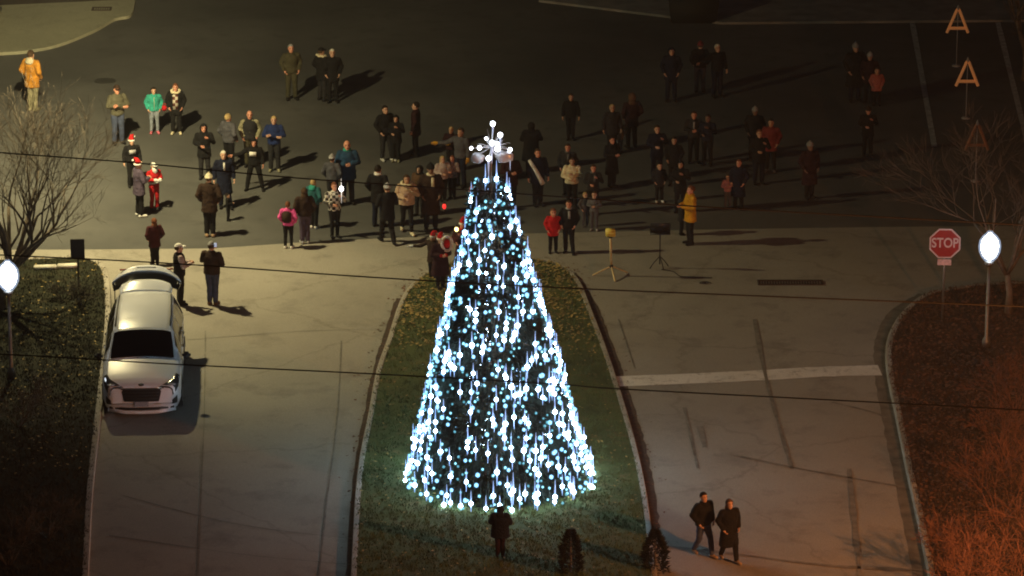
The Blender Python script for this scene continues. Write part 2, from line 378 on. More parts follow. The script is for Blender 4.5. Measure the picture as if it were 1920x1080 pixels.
# ------------------------------------------------------------------ grass and fallen leaves
def inside(p, poly):
    c = False; n = len(poly); j = n - 1
    for i in range(n):
        a, b = poly[i], poly[j]
        if (a.y > p.y) != (b.y > p.y) and p.x < (b.x - a.x) * (p.y - a.y) / (b.y - a.y) + a.x: c = not c
        j = i
    return c
left_poly = LK + [G(-600, 1400), G(-600, 494)]; right_poly = RK + [G(2300, 1400), G(2300, 520)]
def scatter(n, x0, x1, y0, y1, poly):
    out = []; tries = 0
    while len(out) < n and tries < n * 12:
        tries += 1; p = G(random.uniform(x0, x1), random.uniform(y0, y1))
        if inside(p, poly): out.append(p)
    return out
def grass(name, P, z, m, label, h=.06):
    bm = bmesh.new()
    for p in P:
        for k in range(3):
            a = random.uniform(0, 6.28); s = random.uniform(.6, 1.4); q = p + Vector((random.uniform(-.06, .06), random.uniform(-.06, .06), 0))
            dx, dy = cos(a) * .012, sin(a) * .012; lx, ly = random.uniform(-.03, .03), random.uniform(-.03, .03)
            bm.faces.new([bm.verts.new(v) for v in ((q.x - dx, q.y - dy, z), (q.x + dx, q.y + dy, z), (q.x + lx, q.y + ly, z + h * s))])
    return tag(mk(name, bm, m, smooth=False), label, None, None, 'stuff')
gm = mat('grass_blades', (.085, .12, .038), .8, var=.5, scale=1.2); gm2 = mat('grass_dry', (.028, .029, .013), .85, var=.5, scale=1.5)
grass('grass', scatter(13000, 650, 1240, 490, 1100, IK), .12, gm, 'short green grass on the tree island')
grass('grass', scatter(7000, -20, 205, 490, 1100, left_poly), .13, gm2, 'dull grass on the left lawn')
grass('ground_cover', scatter(9000, 1665, 1940, 540, 1100, right_poly), .13, mat('dead_cover', (.07, .038, .022), .9, var=.6, scale=1.5), 'dry brown ground cover on the right bed', .09)
def leaves(P, z, m, label, s0=.05, sz=.02):
    bm = bmesh.new()
    for p in P:
        s = s0 * random.uniform(.6, 1.5); a = random.uniform(0, 6.28); q = Vector((p.x, p.y, z + random.uniform(.004, sz)))
        u = Vector((cos(a), sin(a), random.uniform(-.35, .35))) * s; v = Vector((-sin(a), cos(a), random.uniform(-.35, .35))) * s * .7
        bm.faces.new([bm.verts.new(c) for c in (q - u, q - v * .8, q + u, q + v * .8)])
    return tag(mk('fallen_leaves', bm, m, smooth=False), label, None, None, 'stuff')
tan = mat('leaf_tan', (.34, .24, .08), .8, var=.5, scale=3); rust = mat('leaf_rust', (.14, .06, .028), .8, var=.4, scale=3)
leaves([q for q in scatter(2600, 745, 900, 485, 660, IK) + scatter(3000, 950, 1120, 485, 680, IK) if random.random() < max(0, 1 - (G(0, 500).y - q.y) / 8.5) ** 1.2 * (.95 + .9 * noise.noise(q * 1.3)) + .02], .14, tan, 'yellow fallen leaves at the head of the island', .045)
leaves(scatter(700, 650, 1240, 560, 1090, IK), .16, tan, 'scattered leaves on the island grass', .035)
leaves(scatter(500, -20, 205, 490, 900, left_poly), .15, tan, 'pale leaves on the left lawn', .035)
leaves(scatter(5000, 1665, 1940, 540, 1100, right_poly), .17, rust, 'rust coloured leaves on the right bed', .05, .06)
EP = []
for i in range(4, len(IK) - 4):
    for k in range(9):
        q = IK[i] + Vector((random.gauss(0, .22), random.gauss(0, .22), 0)); 
        if not inside(q, IK): EP.append(q)
leaves(EP, .008, rust, 'brown leaves gathered along the island kerb', .04, .012)

# ------------------------------------------------------------------ bare trees and shrubs
def branches(bm, p, d, L, r, depth, spread, minr, bmt=None, up=.12):
    n = 3; pts = [p]; rs = [r]; q = p.copy(); dd = d.copy()
    for i in range(n):
        dd = (dd + Vector((random.gauss(0, .13), random.gauss(0, .13), random.gauss(0, .08) + up * .3))).normalized()
        q = q + dd * (L / n); pts.append(q.copy()); rs.append(max(minr * .7, r * (1 - .45 * (i + 1) / n)))
    path(bm if (depth > 0 or bmt is None) else bmt, pts, rs, 5 if r > .02 else 3)
    if depth > 4: return
    kids = 3 if depth < 4 else 6
    for k in range(kids):
        t = random.choice((1, 2, 3, 3)) if k else 3
        a = spread * random.uniform(.5, 1.25); ax = Vector((random.gauss(0, 1), random.gauss(0, 1), random.gauss(0, .6))).normalized()
        nd = (Quaternion(ax.cross(dd).normalized() if ax.cross(dd).length > .01 else Vector((1, 0, 0)), a) @ dd)
        nd = (nd + Vector((0, 0, up))).normalized()
        branches(bm, pts[t], nd, L * random.uniform(.6, .85), rs[t] * random.uniform(.55, .8), depth + 1, spread, minr, bmt, up)
bark = mat('bark', (.15, .115, .08), .9, var=.35, scale=8, bump=.8, bscale=30)
def bare_tree(loc, label, H, seed, lean=(0, 0), r=.15, stems=4, spread=.55, group=None):
    random.seed(seed); t = thing('bare_tree', label, 'tree', loc)
    bt = bmesh.new(); path(bt, [(0, 0, -.1), (.02, 0, H * .1), (lean[0] * .2, lean[1] * .2, H * .2)], [r * 1.3, r, r * .85], 9)
    mk('trunk', bt, bark, t)
    bm = bmesh.new(); o = Vector((lean[0] * .2, lean[1] * .2, H * .18))
    for k in range(stems):
        a = 2 * pi * k / stems + random.uniform(-.4, .4)
        d = Vector((cos(a) * .7 + lean[0] * .35, sin(a) * .7 + lean[1] * .3, 1.0)).normalized()
        branches(bm, o, d, H * .30, r * .62, 1, spread, .005)
    mk('crown', bm, bark, t); return t
bare_tree(G(2, 580, .1), 'large leafless tree spreading over the street at the left edge', 5.9, 3, (1.45, .2), .12, 10, .62, 'bare trees')
bare_tree(G(-230, 560, .1), 'leafless tree mostly beyond the left border', 6.0, 9, (.3, .1), .15, 5, .6, 'bare trees')
bare_tree(G(1890, 590, .1), 'leafless reddish tree behind the right globe lamp', 6.0, 15, (-.35, .2), .09, 6, .62, 'bare trees')
bare_tree(G(1925, 150), 'leafless tree at the upper right corner', 5.0, 21, (-.2, 0), .16, 4, .5, 'bare trees')
def bare_shrub(loc, label, H, seed, m, stems=9):
    random.seed(seed); t = thing('bare_shrub', label, 'shrub', loc, 0, 'bare shrubs'); bm = bmesh.new()
    for k in range(stems):
        a = random.uniform(0, 6.28); d = Vector((cos(a) * .6, sin(a) * .6, .9)).normalized()
        branches(bm, Vector((cos(a) * .05, sin(a) * .05, 0)), d, H * .42, .018, 2, .6, .007, None, .05)
    mk('stems', bm, m, t); return t
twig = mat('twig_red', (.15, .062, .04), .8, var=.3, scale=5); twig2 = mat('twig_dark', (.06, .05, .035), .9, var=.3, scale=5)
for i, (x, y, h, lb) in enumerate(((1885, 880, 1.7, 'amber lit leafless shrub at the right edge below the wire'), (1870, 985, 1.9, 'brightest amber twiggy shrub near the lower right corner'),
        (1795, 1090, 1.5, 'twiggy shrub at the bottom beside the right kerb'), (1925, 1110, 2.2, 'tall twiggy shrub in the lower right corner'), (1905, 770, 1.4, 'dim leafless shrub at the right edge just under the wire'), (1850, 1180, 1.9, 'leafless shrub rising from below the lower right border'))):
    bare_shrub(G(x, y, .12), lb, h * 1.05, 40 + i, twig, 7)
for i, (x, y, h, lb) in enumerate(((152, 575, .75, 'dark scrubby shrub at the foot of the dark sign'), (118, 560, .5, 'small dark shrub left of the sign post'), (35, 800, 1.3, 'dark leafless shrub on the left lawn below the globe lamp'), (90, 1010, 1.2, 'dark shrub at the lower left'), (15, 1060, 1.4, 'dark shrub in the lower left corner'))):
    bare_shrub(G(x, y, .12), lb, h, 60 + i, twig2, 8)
needle = mat('dark_needles', (.006, .009, .006), .85, var=.5, scale=6)
def evergreen(loc, label, H, Rr, seed):
    random.seed(seed); t = thing('evergreen_shrub', label, 'shrub', loc, 0, 'evergreen shrubs'); bm = bmesh.new()
    tube(bm, (0, 0, 0), (0, 0, H * .8), .03, .01, 6); mk('stem', bm, bark, t); bm = bmesh.new()
    for i in range(900):
        z = random.random() ** .8 * H; rr = Rr * (1 - (z / H) ** 3) * random.uniform(.5, 1.1) + .02; a = random.uniform(0, 6.28)
        p = Vector((cos(a) * rr, sin(a) * rr, z)); d = Vector((cos(a), sin(a), random.uniform(-.1, .9))).normalized(); x, y, _ = frame(d)
        bm.faces.new([bm.verts.new(v) for v in (p - x * .02, p + d * .1, p + x * .02)]); bm.faces.new([bm.verts.new(v) for v in (p - y * .02, p + d * .1, p + y * .02)])
    mk('foliage', bm, needle, t, False)
evergreen(G(1228, 1072, .0), 'dark columnar shrub at the lower end of the right island kerb', 1.0, .26, 5)
evergreen(G(1070, 1072, .12), 'faint dark shrub on the island grass right of the lone figure', 1.0, .22, 6)
random.seed(77)
# planter at the top
p = G(1301, 46); t = thing('planter', 'black tapered planter box cut by the top border', 'planter', (p.x, p.y + .55, .0))
bm = bmesh.new(); b2 = bmesh.new(); bmesh.ops.create_cube(b2, size=1)
for v in b2.verts:
    k = 1.0 + .12 * (v.co.z + .5); v.co = Vector((v.co.x * 1.5 * k, v.co.y * .9 * k, (v.co.z + .5) * .85))
bmesh.ops.bevel(b2, geom=b2.edges[:], offset=.04, segments=2, affect='EDGES'); add(bm, b2)
dk = mat('planter_black', (.01, .011, .009), .8); mk('tub', bm, dk, t)
bm = bmesh.new(); box(bm, (0, 0, .87), (1.76, 1.08, .07), None, .02); mk('rim', bm, dk, t)
bm = bmesh.new()
for k in range(14):
    a = random.uniform(0, 6.28); branches(bm, Vector((random.uniform(-.5, .5), random.uniform(-.2, .2), .88)), Vector((cos(a) * .7, sin(a) * .5, .8)).normalized(), .3, .012, 3, .6, .006)
mk('plant', bm, twig2, t)

# ------------------------------------------------------------------ wires
wirem = mat('wire', (.03, .026, .022), .8, spec=.1)
def wire(P, z, label, r=.02):
    Q = [G(x, y, z) for x, y in P]; bm = bmesh.new(); path(bm, spline(Q, 6), r, 6)
    tag(mk('overhead_wire', bm, wirem), label, 'wire', 'overhead wires')
wire([(-500, 246), (0, 286), (250, 305), (560, 334), (900, 358), (1290, 386), (1740, 412), (2500, 455)], 8.2, 'highest dark wire, crossing behind the top of the lit tree', .016)
wire([(-600, 452), (130, 484), (400, 499), (700, 520), (1040, 539), (1450, 556), (1900, 574), (2500, 600)], 7.8, 'middle dark wire, crossing above the open van tailgate', .016)
wire([(-600, 640), (0, 664), (330, 683), (700, 701), (1040, 720), (1160, 729), (1600, 752), (1920, 769), (2500, 805)], 7.2, 'lowest dark wire, passing over the windshield of the van', .015)

# ------------------------------------------------------------------ globe lamps
def globe_lamp(px, py, label):
    b = G(px, py, .12); t = thing('globe_lamp', label, 'lamp post', b, 0, 'white globe lamp posts')
    bm = bmesh.new(); lathe(bm, [(.11, 0), (.11, .18), (.05, .3), (.038, 2.25)], 12); mk('post', bm, metal_pole, t)
    bm = bmesh.new(); lathe(bm, [(.06, 2.2), (.11, 2.26), (.12, 2.33)], 14); mk('collar', bm, metal_pole, t)
    bm = bmesh.new(); prof = [(.05, 2.32), (.13, 2.36), (.22, 2.46), (.285, 2.60), (.305, 2.74), (.28, 2.90), (.20, 3.02), (.11, 3.10), (.05, 3.17)]
    lathe(bm, [(r * .76, 2.745 + (z - 2.745) * .84) for r, z in prof], 20); mk('lamp_core', bm, mat('globe_glow', (.9, .93, 1), .3, emit=(.86, .93, 1.0), estr=GLOBE_E * 1.4), t); bm = bmesh.new(); lathe(bm, [(r * .96, z) for r, z in prof], 24); g = mk('globe', bm, shell_mat('globe_halo', (.62, .76, 1.0), 1.0, .34), t)  # outer shell is an added soft halo around the lamp core
    bm = bmesh.new(); lathe(bm, [(.05, 3.165), (.035, 3.21), (.012, 3.26)], 10); mk('finial', bm, metal_pole, t)
globe_lamp(22, 708, 'glowing white globe lamp on the lawn at the left edge')
globe_lamp(1849, 650, 'glowing white globe lamp beside the stop sign')

# ------------------------------------------------------------------ signs
def text_bm(s, size, ext=.004):
    cu = bpy.data.curves.new('t', 'FONT'); cu.body = s; cu.size = size; cu.align_x = 'CENTER'; cu.align_y = 'CENTER'; cu.extrude = ext; cu.offset = size * .018
    ob = bpy.data.objects.new('t', cu); COL.objects.link(ob); dg = bpy.context.evaluated_depsgraph_get(); me = bpy.data.meshes.new_from_object(ob.evaluated_get(dg))
    bpy.data.objects.remove(ob); b = bmesh.new(); b.from_mesh(me); bpy.data.meshes.remove(me); return b
b = G(1767, 602, .12); t = thing('stop_sign', 'red octagonal stop sign with small plaque on a thin post', 'stop sign', b, R(-2))
ZS = height_of(1766, 602, 457)
bm = bmesh.new(); tube(bm, (0, .03, 0), (0, .03, ZS + .3), .03, .03, 8); mk('post', bm, metal_pole, t)
def octa(r, y0, y1):
    b_ = bmesh.new(); A = [b_.verts.new((r * cos(pi / 8 + k * pi / 4), y0, ZS + r * sin(pi / 8 + k * pi / 4))) for k in range(8)]
    B = [b_.verts.new((v.co.x, y1, v.co.z)) for v in A]; bridge(b_, A, B); b_.faces.new(A[::-1]); b_.faces.new(B); bmesh.ops.recalc_face_normals(b_, faces=b_.faces[:]); return b_
signw = mat('sign_white', (.58, .44, .44), .5); signr = mat('sign_red', (.30, .012, .018), .45, var=.1)
mk('border', octa(.44, -.008, .005), signw, t, False); mk('panel', octa(.395, -.013, -.009), signr, t, False)
tb = text_bm('STOP', .37); 
for v in tb.verts: v.co = Vector((v.co.x * .80, -.015 - v.co.z, ZS + v.co.y * 1.0 + .01))
mk('lettering', tb, signw, t, False)
bm = bmesh.new(); box(bm, (0, -.002, ZS - .52), (.36, .012, .16), None, .003); mk('plaque', bm, mat('plaque', (.62, .40, .38), .5, var=.2, scale=14), t, False)
b = G(148, 545, .12); t = thing('sign', 'dark back of a rectangular sign on a post behind the van', 'sign', b, R(4))
h = height_of(148, 545, 467)
bm = bmesh.new(); tube(bm, (0, .03, 0), (0, .03, h + .2), .028, .028, 8); mk('post', bm, mat('post_dark', (.05, .045, .03), .7), t)
bm = bmesh.new(); box(bm, (0, 0, h), (.38, .03, .56), None, .01); mk('panel', bm, mat('sign_back', (.018, .014, .016), .6), t, False)
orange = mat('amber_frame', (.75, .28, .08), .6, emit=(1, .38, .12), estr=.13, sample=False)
for i, (fx, fy, ay, lb) in enumerate(((1793, 124, 12, 'amber A shaped frame on a post nearest the top border'), (1811, 222, 110, 'middle amber A shaped frame, between the two parking lines'), (1829, 340, 228, 'lowest amber A shaped frame, half lost in bare twigs'))):
    b = G(fx, fy); t = thing('frame_sign', lb, 'frame sign', b, 0, 'amber A shaped frames'); h = height_of(fx, fy, ay)
    bm = bmesh.new(); tube(bm, (0, 0, 0), (0, 0, h - .2), .014, .014, 6); lathe(bm, [(.14, 0), (.14, .03), (.02, .05)], 12); mk('post', bm, mat('thin_post', (.35, .35, .36), .5), t)
    bm = bmesh.new()
    path(bm, [(-.34, 0, h - .87), (-.04, 0, h - .12)], .045, 4); path(bm, [(.34, 0, h - .87), (.04, 0, h - .12)], .045, 4)
    path(bm, [(-.28, 0, h - .72), (.28, 0, h - .72)], .05, 4); path(bm, [(-.05, 0, h - .12), (0, 0, h - .05), (.05, 0, h - .12)], .04, 4); mk('letter_frame', bm, orange if i < 2 else mat('amber_dimmed', (.30, .12, .05), .7), t, False)  # lowest frame's dimness is put into a darker copy of the amber
    bm = bmesh.new(); lathe(bm, [(.05, h - .1), (.03, h), (.008, h + .06)], 8); mk('tip', bm, mat('tip', (.4, .38, .36), .5), t)

# ------------------------------------------------------------------ stands by the island
ym = mat('tan_metal', (.62, .48, .24), .45, .2, .15, 10)
b = G(1146, 517); h = height_of(1146, 517, 432)
t = thing('light_stand', 'tan tripod stand with a yellow box on top', 'stand', b)
bm = bmesh.new(); tube(bm, (0, 0, .28), (-.03, 0, h - .2), .035, .028, 10); mk('pole', bm, ym, t)
bm = bmesh.new(); ball(bm, (0, 0, .28), .06); ball(bm, (-.03, 0, h - .18), .07, .07, .05); mk('collar', bm, black_metal, t)
for dx, dy in ((-.50, -.02), (.09, -.52), (.45, .2)):
    bm = bmesh.new(); cap(bm, (0, 0, .28), (dx, dy, .025), .022, .022, 6, 2); mk('leg', bm, ym, t)
bm = bmesh.new(); box(bm, (-.03, 0, h - .06), (.27, .2, .2), None, .02); mk('box', bm, mat('yellow_plastic', (.75, .60, .10), .45), t)
b = G(1237, 503); h = height_of(1237, 503, 432)
t = thing('music_stand', 'black music stand with wide desk right of the tan tripod', 'music stand', b)
bm = bmesh.new(); tube(bm, (0, 0, .12), (0, 0, h - .05), .02, .018, 8); mk('pole', bm, black_metal, t)
bm = bmesh.new(); M = Matrix.Translation((0, 0, h)) @ Matrix.Rotation(R(25), 4, 'X'); box(bm, (0, 0, .1), (.56, .02, .34), M, .01); box(bm, (0, -.05, -.07), (.56, .09, .015), M); mk('desk', bm, black_metal, t)
for dx, dy in ((-.28, -.1), (.1, -.2), (.24, .12)):
    bm = bmesh.new(); path(bm, [(0, 0, .35), (dx * .6, dy * .6, .18), (dx, dy, .02)], .014, 6); mk('leg', bm, black_metal, t)
bm = bmesh.new(); path(bm, spline([G(1240, 505, .02), G(1262, 509, .02), G(1276, 518, .02), G(1300, 520, .02), G(1335, 521, .02)], 6), .014, 6); o = mk('cord', bm, black_metal); tag(o, 'black cord on the ground beside the music stand', 'cord')
p = G(1321, 532); t = thing('cord_coil', 'small coil of dark cord on the drive', 'cord coil', (p.x, p.y, .02))
bm = bmesh.new(); path(bm, [((.18 - .006 * k) * cos(k * .5), (.1 - .003 * k) * sin(k * .5), .004 * (k % 5)) for k in range(26)], .012, 5); mk('coil', bm, black_metal, t)
# ------------------------------------------------------------------ the lit tree
random.seed(11)
TB = G(938, 898, .12); TH = height_of(938, 898, 330) - .12; RB = 2.20; RT = .31
dep = (TB - CAM).dot(FW); TOPX = G(938, 898).x + (AY(919, 330, TB.y).x - AY(938, 898, TB.y).x)
LEAN = TOPX - TB.x
tree = thing('christmas_tree', 'tall conical tree covered in glowing blue white lights on the grass island', 'tree', TB)
def axis(z): return Vector((LEAN * z / TH, 0, z))
def trad(z): return RB + (RT - RB) * z / TH
bm = bmesh.new(); path(bm, [(0, 0, -.1), axis(TH * .5), axis(TH * .99)], [.16, .1, .05], 8); mk('trunk', bm, bark, tree)
tneedle = mat('tree_needles', (.030, .045, .035), .8, var=.6, scale=3, spec=.3)
bm = bmesh.new()
N = 15000
for i in range(N):
    z = TH * (1 - random.random() ** .55); a = random.uniform(0, 2 * pi)
    big = .85 + .2 * noise.noise(Vector((cos(a) * 3, sin(a) * 3, z * 1.3)))
    rr = trad(z) * random.uniform(.80, 1.0) * big; p = axis(z) + Vector((cos(a) * rr, sin(a) * rr, 0))
    out = Vector((cos(a), sin(a), random.uniform(-.75, .25))).normalized(); L = random.uniform(.14, .3)
    s = frame(out)[0]; s2 = frame(out)[1]; q = Quaternion(out, random.uniform(0, pi)); s = q @ s; s2 = q @ s2
    for v in (s, s2):
        bm.faces.new([bm.verts.new(c) for c in (p - v * .022, p + out * L * .6 - v * .03, p + out * L, p + out * L * .6 + v * .03)])
for i in range(8):          # boughs carrying the needles
    pass
mk('foliage', bm, tneedle, tree, False)
bm = bmesh.new()
for k in range(260):
    z = TH * (1 - random.random() ** .6) * .97; a = random.uniform(0, 2 * pi); rr = trad(z) * .82
    path(bm, [axis(z), axis(z - .05) + Vector((cos(a) * rr * .5, sin(a) * rr * .5, 0)), axis(max(0.02, z - .22)) + Vector((cos(a) * rr, sin(a) * rr, 0))], [.03, .02, .008], 4)
mk('boughs', bm, bark, tree)
BW = mat('bulb_white', (.8, .9, 1), .3, emit=(.62, .86, 1.0), estr=BULB_E)
BC = mat('bulb_cyan', (.5, .8, .9), .3, emit=(.36, .82, 1.0), estr=2.4, sample=False)
BD = mat('bulb_dim', (.3, .5, .55), .4, emit=(.22, .60, .70), estr=.55, sample=False)
BT = mat('streak_glow', (.4, .5, .8), .4, emit=(.30, .52, 1.0), estr=1.0, sample=False)  # glow colour of the light streaks above and below bright bulbs
BG = shell_mat('halo_blue', (.22, .55, 1.0), 1.5, .45); BH = shell_mat('halo_cyan', (.12, .55, .75), .9, .35)  # see-through emissive shells that stand for glow around the bulbs
def bulb_mesh(bm, p, r, kind):
    """kind 0 bulb with glowing spindles for its vertical light streaks, 1 round bright, 2 small, 3 dim"""
    i0 = len(bm.faces); ball(bm, p, r, r, r * 1.1, 1 if kind > 1 else 2)
    bm.faces.ensure_lookup_table()
    for f in bm.faces[i0:]: f.material_index = {0: 0, 1: 1, 2: 1, 3: 2}[kind]
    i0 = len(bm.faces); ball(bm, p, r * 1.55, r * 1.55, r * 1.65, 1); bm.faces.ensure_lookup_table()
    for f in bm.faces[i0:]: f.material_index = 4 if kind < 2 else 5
    i0 = len(bm.faces)
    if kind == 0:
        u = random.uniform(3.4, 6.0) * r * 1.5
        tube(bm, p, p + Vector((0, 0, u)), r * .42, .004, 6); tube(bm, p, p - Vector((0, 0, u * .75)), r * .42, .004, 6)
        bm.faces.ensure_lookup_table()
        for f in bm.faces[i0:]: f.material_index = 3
bulbs = []
def add_bulb(z, a, kind):
    r = {0: .048, 1: .038, 2: .029, 3: .025}[kind] * random.uniform(.85, 1.15)
    rr = trad(z) * random.uniform(1.0, 1.04) + .03; p = axis(z) + Vector((cos(a) * rr, sin(a) * rr, 0)); bulbs.append((p, r, kind, a))
NST = 70
for s in range(NST):                 # strands hang down the cone
    a0 = 2 * pi * s / NST + random.uniform(-.05, .05)
    bright = random.random() < .55
    z = random.uniform(.05, .35)
    while z < TH:
        keep = min(1.0, trad(z) / RB * 1.12 + .14) * (.74 + .34 * noise.noise(Vector((a0 * 2.2, z * .7, 3.3))))
        if random.random() < keep:
            k = random.choices((0, 1, 2, 3), (.38, .22, .27, .13) if bright else (.12, .26, .42, .20))[0]
            add_bulb(z, a0 + random.gauss(0, .035), k)
        z += random.uniform(.12, .29)
for k in range(46): add_bulb(random.uniform(.02, .22), 2 * pi * k / 46 + random.gauss(0, .06), random.choice((0, 0, 1, 2)))
front = sorted([b for b in bulbs if sin(b[3]) < -.1], key=lambda b: -b[1])
single = set(id(b) for b in front[:99])
for b in bulbs:
    if id(b) in single:
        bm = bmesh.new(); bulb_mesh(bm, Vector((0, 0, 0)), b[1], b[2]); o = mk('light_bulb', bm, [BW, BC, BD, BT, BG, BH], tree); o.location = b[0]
bm = bmesh.new()
for b in bulbs:
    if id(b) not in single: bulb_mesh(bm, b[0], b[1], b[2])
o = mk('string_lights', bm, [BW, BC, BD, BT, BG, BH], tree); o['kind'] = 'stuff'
bm = bmesh.new()
for s in range(NST):
    a = 2 * pi * s / NST; path(bm, [axis(z_) + Vector((cos(a + .02 * sin(z_ * 3)) * trad(z_) * 1.0, sin(a + .02 * sin(z_ * 3)) * trad(z_) * 1.0, 0)) for z_ in [TH * j / 10 for j in range(11)]], .006, 4)
mk('light_cable', bm, mat('cable_green', (.012, .02, .014), .6), tree)
# topper: burst star on a mast
top = thing('tree_topper', 'burst star of white lights on a mast above the conical tree', 'tree topper', TB + axis(TH))
bm = bmesh.new(); hub = AY(922, 275, TB.y) - (TB + axis(TH)); tube(bm, (0, 0, -.3), hub + Vector((0, 0, .1)), .03, .02, 8); mk('mast', bm, metal_pole, top)
SW = mat('star_white', (.9, .95, 1), .3, emit=(.88, .95, 1), estr=9)
garl = mat('silver_garland_glow', (.55, .56, .60), .4, .3, emit=(.7, .75, .9), estr=.04, sample=False)  # faint emission puts a glow into garland, spikes and rays
for i, (x, y, r, dy) in enumerate(((924, 232, .075, 0), (938, 253, .075, -.2), (912, 260, .05, .25), (922.5, 268, .08, -.3), (932, 270, .07, .3), (933, 279, .085, -.2), (883.5, 278, .05, 0), (899, 277, .065, -.2), (956.5, 280.5, .06, 0), (916, 297, .075, -.3))):
    q = AY(x, y, TB.y + dy) - (TB + axis(TH))
    bm = bmesh.new(); tube(bm, hub, q, .022, .008, 6); st = mk('spike', bm, garl, top, False)
    bm = bmesh.new(); ball(bm, q, r * .8, r * .8, r * .85); mk('bulb', bm, SW, st)
    if i in (0, 1, 3, 9, 8):
        bm = bmesh.new(); tube(bm, q, q - Vector((0, 0, .5 if i else .3)), r * .4, .004, 6); mk('glow_streak', bm, mat('star_streak', (.5, .55, .7), .4, emit=(.6, .7, 1), estr=.5, sample=False), st)  # tapered glowing streak painted below the bulb
for k in range(34):
    a = random.uniform(0, 2 * pi); e = random.uniform(-.9, 1.2); d = Vector((cos(a) * cos(e), sin(a) * cos(e), sin(e))); L_ = random.uniform(.22, .5)
    bm = bmesh.new(); tube(bm, hub, hub + d * L_, .014, .003, 4); mk('ray', bm, garl, top, False)
for x, y, sx in ((945, 294, .2), (897, 296, .16)):
    q = AY(x, y, TB.y) - (TB + axis(TH)); bm = bmesh.new(); ball(bm, q, sx, .12, .14, 2)
    for v in bm.verts: v.co += Vector((noise.noise(v.co * 9), noise.noise(v.co * 8 + Vector((3, 0, 0))), noise.noise(v.co * 7))) * .07
    mk('garland', bm, garl, top)

# ------------------------------------------------------------------ the van
vb = G(266, 786); van = thing('minivan', 'white minivan with raised tailgate parked at the left kerb', 'van', (vb.x - .13, vb.y + 2.58, 0), R(3.0))
white = mat('white_paint', (.84, .85, .90), .3, 0, spec=.6); MATS['white_paint'].node_tree.nodes['Principled BSDF'].inputs['Coat Weight'].default_value = .6
glass = mat('dark_glass', (.004, .0045, .005), .06, 0, spec=.8); blackp = mat('black_plastic', (.015, .015, .016), .5); chrome = mat('chrome', (.7, .7, .72), .12, 1.0)
ST = [(-2.56, .72, .52, .68, .62, .76), (-2.50, .84, .62, .78, .74, .85), (-2.36, .93, .70, .85, .80, .92), (-2.10, .975, .80, .92, .82, 1.0), (-1.7, .985, .90, 1.0, .82, 1.085),
      (-1.38, .985, .97, 1.05, .82, 1.15), (-1.1, .985, 1.0, 1.08, .80, 1.36), (-.6, .985, 1.02, 1.10, .735, 1.64), (-.2, .99, 1.03, 1.11, .73, 1.71), (.6, .99, 1.04, 1.12, .725, 1.75), (1.5, .99, 1.05, 1.13, .715, 1.74), (2.15, .975, 1.06, 1.14, .70, 1.71), (2.42, .95, 1.06, 1.14, .69, 1.66)]
def st(y):
    for a, b in zip(ST, ST[1:]):
        if a[0] <= y <= b[0]:
            t = (y - a[0]) / (b[0] - a[0]); return [a[i] + (b[i] - a[i]) * t for i in range(6)]
    return list(ST[0] if y < ST[0][0] else ST[-1])
def ring(y):
    """half section: list of (x,z) from the sill to the roof middle"""
    _, wd, zw, zb, wr, zr = st(y)
    P = [(wd * .80, .20), (wd * .95, .26), (wd, .42), (wd, zw * .75), (wd * .995, zw), (wd * .975, zb)]
    gh = zr - zb; wr = min(wr, wd * .93)
    P += [(wd * .975 + (wr + .035 - wd * .975) * .5, zb + gh * .45), (wr + .03, zb + gh * .82), (wr - .03, zr - .03 * min(1, gh * 3)), (wr * .75, zr + .01), (wr * .4, zr + .03), (0, zr + .038)]
    return P
def sp(y, u, off=0.0, side=1):
    P = ring(y); k = min(int(u), len(P) - 2); t = u - k
    x = P[k][0] + (P[k + 1][0] - P[k][0]) * t; z = P[k][1] + (P[k + 1][1] - P[k][1]) * t
    tx, tz = P[k + 1][0] - P[k][0], P[k + 1][1] - P[k][1]; l = math.hypot(tx, tz) or 1
    nx, nz = tz / l, -tx / l
    return Vector((side * (x + nx * off), y, z + nz * off))
YS = [-2.56, -2.53, -2.5, -2.43, -2.36, -2.23, -2.1, -1.9, -1.7, -1.5, -1.38, -1.24, -1.1, -.85, -.6, -.4, -.2, .2, .6, 1.05, 1.5, 1.8, 2.15, 2.3, 2.42]
bm = bmesh.new(); rows = []
for y in YS:
    P = ring(y); rows.append([bm.verts.new((x, y, z)) for x, z in P] + [bm.verts.new((-x, y, z)) for x, z in P[-2::-1]])
for A, B in zip(rows, rows[1:]):
    for k in range(len(A)):
        k2 = (k + 1) % len(A); bm.faces.new((A[k], A[k2], B[k2], B[k]))
bm.faces.new(rows[0]); bmesh.ops.recalc_face_normals(bm, faces=bm.faces[:])
